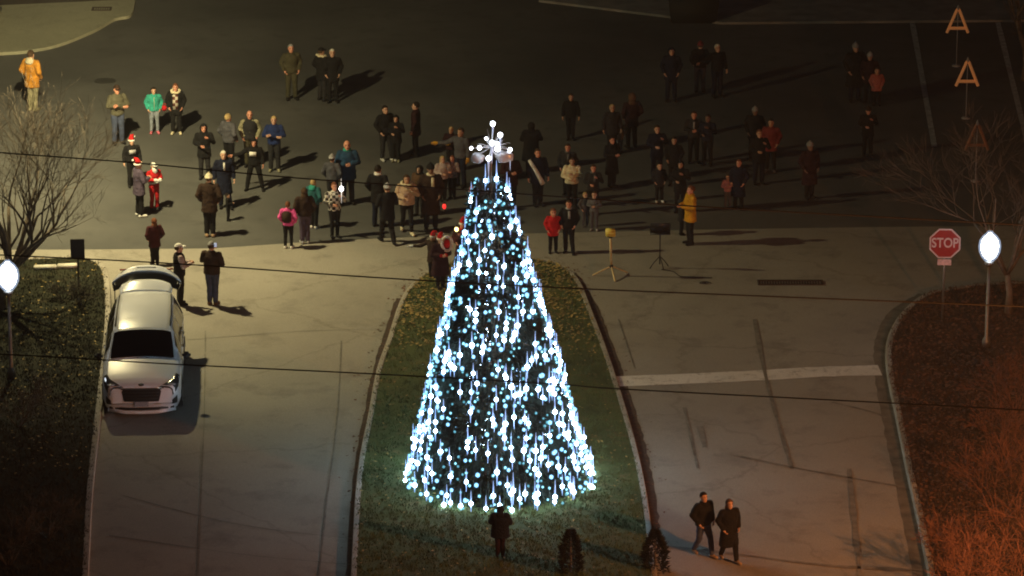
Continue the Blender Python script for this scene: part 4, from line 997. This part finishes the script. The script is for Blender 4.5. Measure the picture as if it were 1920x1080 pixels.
P_(290, 393, 304, 35, 'person in red suit with white beard, white cap and white cuffs', 'santared', 'santared', 'front', 'stand', 'hip', 'cap', 'white', shoe='charcoal', boot=True, gloves='white', extra=[('beard', 'white'), ('belt', 'white'), ('cuff', 'white')])
P_(384, 335, 231, 5, 'person in black hooded coat holding something at the chest, left of the grey sweatshirt', 'black', 'charcoal', 'phone', 'stand', 'thigh', 'hood', 'black', 'r', shoe='charcoal')
P_(430, 318, 212, 140, 'balding person in slate grey sweatshirt turned away from the camera', 'slate', 'black', 'pockets', 'stand', 'hip', 'short', 'blond', 'r', puff=1.08)
P_(470, 312, 208, 0, 'person in dark olive vest over tan sleeves', 'khaki', 'olive', 'pockets', 'stand', 'hip', 'bald', 'black', 'r', vest='charcoal')
P_(515, 321, 217, 0, 'blond person in navy blue jacket with folded arms and pale shoes', 'blue', 'charcoal', 'crossed', 'stand', 'hip', 'short', 'blond', shoe='khaki')
P_(421, 390, 282, 10, 'white haired person in dark navy overcoat with pale shirt front', 'navy', 'navy', 'down', 'relax', 'coat', 'short', 'whitehair', extra=[('tie', 'white')])
P_(478, 357, 259, 355, 'person in black coat striding with one arm held out and white patch on the chest', 'black', 'black', 'reach', 'wide', 'hip', 'hood', 'black', 'r', extra=[('bib', 'white')])
P_(394, 444, 322, 175, 'person in cream knit hat and dark brown jacket seen from behind', 'darkbrown', 'black', 'pockets', 'close', 'thigh', 'beanie', 'cream', shoe='tan')
P_(428, 414, 362, 80, 'small child in black beside the cream knit hat', 'black', 'black', 'front', 'stand', 'hip', 'short', 'darkhair', kid=True)
P_(291, 498, 408, 200, 'person with auburn hair in dark maroon coat behind the open tailgate', 'maroon', 'black', 'pockets', 'close', 'thigh', 'long', 'auburn')
P_(338, 572, 455, 110, 'person in white cap and black vest over greyish sleeves beside the van', 'greypink', 'black', 'front', 'close', 'hip', 'cap', 'white', vest='black')
P_(399, 572, 451, 165, 'person in grey cap, dark brown jacket and blue jeans standing alone right of the van', 'darkbrown', 'jeans', 'phone', 'close', 'hip', 'cap', 'greyhair', puff=1.12, shoe='brown')
P_(547, 187, 82, 12, 'grey haired person in dark olive jacket and trousers in the back row', 'olive', 'olive', 'pockets', 'stand', 'hip', 'short', 'greyhair', 'r')
P_(604, 189, 88, 130, 'person in black cap with cream fur collar in the back row', 'black', 'charcoal', 'pockets', 'stand', 'thigh', 'cap', 'black', extra=[('fur', 'furcream')], puff=1.05)
P_(624, 192, 91, 5, 'pale haired person in black coat at the right of the back row trio', 'black', 'black', 'pockets', 'stand', 'thigh', 'short', 'whitehair')
# left of the tree
P_(541, 466, 377, 170, 'person in bright pink jacket with dark pack and black leggings', 'pink', 'black', 'pockets', 'stand', 'hip', 'short', 'auburn', shoe='white', slim=True, extra=[('pack', 'darkbrown')])
P_(572, 457, 351, 190, 'person in dark brown jacket and purple grey trousers with white shoes', 'darkbrown', 'purplegrey', 'pockets', 'close', 'hip', 'long', 'brownhair', shoe='lightgrey')
P_(589, 428, 335, 150, 'blond person in teal green jacket just behind the purple grey trousers', 'tealdark', 'black', 'pockets', 'close', 'hip', 'short', 'blond', shoe='white', extra=[('hood_down', 'teal')])
P_(628, 445, 341, 15, 'person in black and white plaid shirt holding up a shining phone', 'plaid', 'black', 'phone', 'close', 'hip', 'short', 'auburn', 'r', slim=True)
P_(624, 388, 287, 160, 'person in light knit hat and grey jacket left of the deep blue coat', 'slate', 'charcoal', 'pockets', 'stand', 'hip', 'beanie', 'lightgrey')
P_(652, 382, 264, 5, 'bald person in deep blue coat with teal collar', 'blueteal', 'charcoal', 'front', 'stand', 'thigh', 'bald', 'black', 'r', puff=1.1, extra=[('collar', 'teal')])
P_(723, 301, 197, 30, 'person in black jacket and white shoes left of the slim dark figure', 'black', 'charcoal', 'pockets', 'relax', 'hip', 'short', 'darkhair', shoe='white', puff=1.05)
P_(743, 303, 215, 350, 'shorter person in black hood and black coat with pale shoes', 'black', 'black', 'phone', 'close', 'thigh', 'hood', 'black', shoe='khaki')
P_(780, 294, 190, 260, 'slim person in dark maroon coat in side view, upper centre left', 'darkmaroon', 'black', 'down', 'close', 'thigh', 'short', 'darkhair')
P_(710, 425, 308, 160, 'person with black hair and white collar in a long navy coat', 'black', 'navy', 'pockets', 'stand', 'thigh', 'short', 'darkhair', extra=[('collar', 'white')])
P_(727, 457, 341, 200, 'person in pale grey knit hat and black coat walking toward the crowd', 'black', 'black', 'front', 'walk', 'thigh', 'beanie', 'lightgrey')
P_(763, 437, 327, 10, 'person with dark hair in cream and tan fur coat and white boots', 'furtan', 'black', 'phone', 'walk', 'hip', 'long', 'brownhair', 'm', shoe='cream', slim=True, puff=1.18, extra=[('fur', 'furcream')])
P_(808, 432, 304, 5, 'person in dark brown hat and long brown black coat with pale collar', 'darkbrown', 'black', 'pockets', 'stand', 'coat', 'beanie', 'black', 'd', extra=[('scarf', 'cream')])
P_(787, 405, 309, 330, 'person in dark brown coat stretching an arm between the fur coat and the tree', 'brown', 'charcoal', 'point', 'stand', 'thigh', 'hood', 'black')
P_(830, 376, 292, 20, 'blond person in pale pink patterned coat', 'greypink', 'black', 'phone', 'close', 'hip', 'long', 'blond', puff=1.12)
P_(848, 372, 291, 345, 'person with auburn hair close behind the pale pink coat', 'plaid3', 'black', 'front', 'close', 'hip', 'short', 'auburn', 'r')
P_(846, 322, 237, 340, 'person with blond hair in dark maroon coat holding a yellow item', 'darkmaroon', 'black', 'front', 'stand', 'hip', 'short', 'blond', 'm', gloves='yellow')
P_(864, 350, 239, 325, 'person in slate jacket and navy trousers just left of the tree top', 'slate', 'navy', 'reach', 'stand', 'hip', 'short', 'brownhair', 'm', gloves='yellow')
P_(893, 402, 335, 10, 'child in soft pink jacket partly behind the upper left of the tree', 'softpink', 'dullred', 'pockets', 'stand', 'hip', 'short', 'brownhair', kid=True)
# beside the island head
P_(826, 540, 430, 20, 'broad person in dark maroon robe and red pompom hat holding a wreath', 'darkmaroon', 'black', 'front', 'close', 'coat', 'santa', puff=1.25, extra=[('cuff', 'red')], zz=.12)
P_(812, 528, 434, 330, 'smaller person in red hat behind the left side of the maroon robe', 'darkbrown', 'black', 'reach', 'close', 'thigh', 'santa', gloves='white')
P_(868, 520, 408, 340, 'person in maroon coat and red hat close to the left side of the tree', 'maroon', 'black', 'phone', 'close', 'coat', 'santa', 'brownhair', 'r', puff=1.05, extra=[('scarf', 'red')])
# right of the tree
P_(958, 390, 284, 15, 'person in dark maroon coat just right of the burst star', 'darkmaroon', 'black', 'front', 'close', 'thigh', 'short', 'brownhair', 'r')
P_(996, 325, 228, 180, 'broad person in black coat seen from behind above the white sash', 'black', 'black', 'crossed', 'stand', 'coat', 'hood', 'black', puff=1.25)
t_sash = P_(1008, 386, 278, 15, 'person in navy coat with one long white sleeve hanging', 'navy', 'black', 'down', 'close', 'thigh', 'short', 'brownhair', 'r')
P_(1070, 262, 175, 0, 'tall person in black alone at the upper centre right', 'black', 'black', 'down', 'close', 'hip', 'short', 'brownhair', 'm')
P_(1064, 365, 269, 350, 'person with greyish collar behind the cream jacket', 'charcoal', 'black', 'pockets', 'close', 'hip', 'short', 'brownhair', 'r', extra=[('scarf', 'grey')])
P_(1072, 390, 295, 0, 'person in wide cream jacket', 'furcream', 'black', 'hug', 'stand', 'hip', 'short', 'brownhair', 'm', puff=1.15)
P_(1112, 402, 308, 0, 'person in black coat with grey scarf, right of the cream jacket', 'charcoal', 'black', 'phone', 'close', 'hip', 'short', 'brownhair', 'r', extra=[('scarf', 'grey')])
P_(1097, 425, 360, 20, 'left of two children in grey jackets', 'slate', 'slate', 'pockets', 'stand', 'hip', 'short', 'blond', kid=True, shoe='grey')
P_(1114, 432, 358, 350, 'right of two children in grey jackets, wearing pale shoes', 'grey', 'slate', 'front', 'stand', 'hip', 'short', 'brownhair', kid=True, shoe='lightgrey')
P_(1037, 474, 390, 5, 'child in bright red coat', 'red', 'black', 'pockets', 'stand', 'thigh', 'short', 'auburn', 'r', kid=True)
P_(1066, 474, 375, 350, 'person in black coat with grey scarf next to the red coat child', 'black', 'black', 'pockets', 'relax', 'hip', 'short', 'brownhair', 'r', extra=[('scarf', 'lightgrey')])
P_(1147, 290, 195, 10, 'person in charcoal coat left of the brown hooded one in the dim crowd', 'charcoal', 'black', 'down', 'close', 'thigh', 'short', 'blond', 'm')
P_(1162, 285, 225, 0, 'child in tan coat standing against the taller charcoal coat', 'tan', 'greyhair', 'pockets', 'close', 'thigh', 'short', 'darkhair', kid=True)
P_(1184, 278, 173, 200, 'person in dark maroon jacket with brown hood in the dim crowd', 'darkmaroon', 'black', 'pockets', 'stand', 'thigh', 'hood', 'brown')
P_(1147, 350, 255, 30, 'person in black crouched look coat, lower left of the dim crowd', 'black', 'black', 'front', 'close', 'coat', 'short', 'darkhair', 'r')
P_(1258, 190, 88, 0, 'person in deep navy in the farthest dim trio', 'navy', 'navy', 'pockets', 'stand', 'thigh', 'hood', 'navy')
P_(1312, 174, 75, 180, 'person in dark red hat and grey trousers in the farthest dim trio', 'black', 'slate', 'pockets', 'stand', 'hip', 'beanie', 'dullred')
P_(1344, 182, 82, 20, 'pale haired person at the right of the farthest dim trio', 'black', 'navy', 'reach', 'stand', 'hip', 'short', 'whitehair', 'm')
P_(1300, 305, 208, 0, 'person with grey shirt front, taller head in the dim middle crowd', 'charcoal', 'black', 'front', 'stand', 'hip', 'short', 'brownhair', 'r', extra=[('tie', 'lightgrey')])
P_(1326, 310, 214, 340, 'person in navy coat right of the grey shirt front', 'navy', 'black', 'phone', 'stand', 'hip', 'short', 'darkhair', 'd')
P_(1231, 335, 234, 10, 'person in deep blue jacket in the dim middle crowd', 'navy', 'navy', 'phone', 'stand', 'thigh', 'short', 'brownhair', 'l')
P_(1263, 348, 256, 350, 'person in black coat right of the deep blue jacket', 'black', 'black', 'pockets', 'stand', 'thigh', 'short', 'darkhair', 'm')
P_(1236, 379, 304, 10, 'child in black coat and white shoes in the dim crowd', 'charcoal', 'black', 'pockets', 'stand', 'thigh', 'short', 'darkhair', 'l', shoe='white', kid=True)
P_(1275, 398, 300, 350, 'person in black coat behind the yellow jacket', 'black', 'black', 'phone', 'stand', 'thigh', 'hood', 'black', 'm')
P_(1294, 458, 347, 290, 'person in yellow orange jacket with arms forward', 'yellow', 'black', 'front', 'close', 'thigh', 'short', 'auburn', 'r', puff=1.05)
P_(1277, 441, 372, 100, 'child in black just left of the yellow orange jacket', 'charcoal', 'black', 'down', 'close', 'thigh', 'hood', 'charcoal', kid=True)
P_(1364, 389, 326, 0, 'child in soft pink jacket and grey trousers at right of the crowd', 'softpink', 'grey', 'hug', 'stand', 'hip', 'short', 'brownhair', kid=True, shoe='grey')
P_(1384, 392, 298, 340, 'person in navy coat behind the soft pink child at right', 'navy', 'black', 'pockets', 'stand', 'coat', 'short', 'auburn', 'r')
P_(1422, 345, 242, 10, 'person with reddish hair in black coat left of the dull red coat', 'black', 'navy', 'phone', 'stand', 'thigh', 'short', 'auburn', 'm')
P_(1444, 322, 222, 350, 'person in dull red coat in the dim right crowd', 'dullred', 'black', 'pockets', 'stand', 'thigh', 'short', 'darkhair', 'm', shoe='grey')
P_(1414, 300, 198, 0, 'person in black with grey knit hat behind the dull red coat', 'black', 'black', 'pockets', 'stand', 'thigh', 'beanie', 'greyhair', 'd')
P_(1517, 372, 263, 20, 'lone person in black coat at the right edge of the crowd', 'darkmaroon', 'black', 'pockets', 'close', 'coat', 'beanie', 'greyhair', 'd')
P_(1602, 190, 78, 10, 'person in black coat and grey hat in the far right pair', 'black', 'navy', 'pockets', 'stand', 'coat', 'beanie', 'greyhair', 'm', puff=1.1)
P_(1629, 193, 96, 350, 'taller person behind the coral coat child at far right', 'darkmaroon', 'black', 'pockets', 'stand', 'thigh', 'beanie', 'lightgrey', 'm')
P_(1643, 198, 126, 0, 'child in coral coat at far right', 'coral', 'black', 'pockets', 'stand', 'thigh', 'short', 'brownhair', 'm', kid=True, puff=1.1)
P_(1626, 292, 198, 0, 'faint person in black coat below the coral coat child', 'black', 'black', 'phone', 'stand', 'thigh', 'beanie', 'darkbrown', 'r')
# foreground
P_(938, 1045, 938, 178, 'lone dark figure standing before the foot of the lit tree', 'navy', 'darkmaroon', 'hug', 'close', 'thigh', 'hood', 'navy', puff=1.4, zz=.12)
P_(1318, 1042, 922, 35, 'walking person in black jacket and blue jeans at the lower right', 'black', 'jeans', 'pockets', 'walk', 'hip', 'short', 'darkhair', shoe='tan', puff=1.18)
P_(1366, 1052, 935, 25, 'walking person with light brown hair in long black coat at the lower right', 'black', 'black', 'pockets', 'walk', 'coat', 'long', 'brown', shoe='tan', puff=1.12)

# ------------------------------------------------------------------ things people hold
def held(name, label, cat, px, py, fy, dy=-.32):
    p = AY(px, py, G(px, fy).y + dy); return thing(name, label, cat, p)
t = held('phone', 'shining phone torch held by the person in plaid shirt', 'phone', 640, 354, 445, -.33)
bm = bmesh.new(); box(bm, (0, .02, 0), (.08, .012, .15), None, .004); mk('case', bm, black_metal, t)
bm = bmesh.new(); ball(bm, (0, 0, .0), .062, .03, .075, 2); mk('torch', bm, mat('torch', (1, 1, 1), .3, emit=(1, .97, .9), estr=14), t)
bm = bmesh.new(); tube(bm, (0, .0, 0), (0, 0, .3), .016, .003, 6); tube(bm, (0, .0, 0), (0, 0, -.42), .016, .003, 6); mk('torch_streak', bm, mat('streak_lit', (.8, .8, .8), .4, emit=(1, .98, .95), estr=.8, sample=False), t)  # glowing spindles for the light streak above and below the torch
t = held('phone', 'small pale phone held beside the grey cap', 'phone', 404, 459, 572, -.1)
bm = bmesh.new(); box(bm, (0, 0, 0), (.085, .012, .13), None, .004); mk('case', bm, black_metal, t)
bm = bmesh.new(); box(bm, (0, -.010, 0), (.075, .004, .12)); mk('screen', bm, mat('screen', (.5, .6, .8), .3, emit=(.55, .65, .9), estr=.45, sample=False), t)
t = held('wreath', 'white fluffy wreath with red centre held by the maroon robe', 'wreath', 838, 457, 540, -.45)
bm = bmesh.new()
for k in range(26):
    a = 2 * pi * k / 26; ball(bm, (cos(a) * .135, random.uniform(-.02, .02), sin(a) * .20), random.uniform(.045, .055), None, None, 1)
mk('ring', bm, cl('white'), t)
bm = bmesh.new(); ball(bm, (0, 0, 0), .09, .05, .13, 2); mk('bow', bm, cl('red'), t)
t = held('lantern', 'small warm lantern glowing left of the tree near the red hats', 'lantern', 856, 430, 520, -.3)
bm = bmesh.new(); lathe(bm, [(.05, -.10), (.05, -.08), (.012, -.075), (.012, .08), (.05, .085), (.02, .13)], 10); mk('frame', bm, black_metal, t)
bm = bmesh.new(); ball(bm, (0, 0, 0), .055, .055, .065); mk('flame', bm, mat('flame', (1, .8, .4), .4, emit=(1, .72, .25), estr=5), t)
t = held('lantern', 'small red glowing lantern held before the long brown coat', 'lantern', 833, 387, 420, -.1)
bm = bmesh.new(); lathe(bm, [(.05, -.13), (.055, -.11), (.02, -.10), (.02, .09), (.05, .10), (.015, .14)], 10); mk('frame', bm, black_metal, t)
bm = bmesh.new(); ball(bm, (0, 0, 0), .055, .055, .085); mk('flame', bm, mat('flame_red', (1, .1, .1), .4, emit=(1, .03, .03), estr=1.2), t)
t = held('hand_bag', 'small red bag between the teal jacket and the fur collar', 'bag', 308, 203, 252, -.15)
bm = bmesh.new(); box(bm, (0, 0, 0), (.15, .07, .17), None, .03); mk('pouch', bm, cl('red'), t)
bm = bmesh.new(); path(bm, [(-.05, 0, .08), (-.03, 0, .15), (.03, 0, .15), (.05, 0, .08)], .008, 5); mk('handle', bm, cl('red'), t)
t = held('scarf', 'long white scarf hanging diagonally on the navy coat right of the star', 'scarf', 1004, 318, 386, -.24)
bm = bmesh.new(); a = AY(992, 300, t.location.y) - t.location; b = AY(1018, 345, t.location.y) - t.location
path(bm, [a, a * .5 + Vector((.0, -.02, 0)), Vector((0, -.03, 0)), b * .6, b], [.045, .055, .055, .06, .075], 8); mk('cloth', bm, cl('white'), t)

# ------------------------------------------------------------------ thin volume added for lamp halos and lifted blacks
if VEIL_DENSITY > 0:
    bm = bmesh.new(); box(bm, (0, -20, 18.6), (300, 330, 40)); hz = mk('glow_volume', bm, MATS['tar_shade'], smooth=False); tag(hz, 'thin scattering volume added for a soft glow over the whole scene', None, None, 'stuff')
    m = bpy.data.materials.new('veil'); m.use_nodes = True; t = m.node_tree; t.nodes.clear()
    o_ = t.nodes.new('ShaderNodeOutputMaterial'); v = t.nodes.new('ShaderNodeVolumePrincipled'); v.inputs['Density'].default_value = VEIL_DENSITY; v.inputs['Color'].default_value = (.9, .9, .9, 1); v.inputs['Anisotropy'].default_value = .3
    t.links.new(v.outputs[0], o_.inputs['Volume']); hz.material_slots[0].material = m
    sc.cycles.volume_bounces = 0
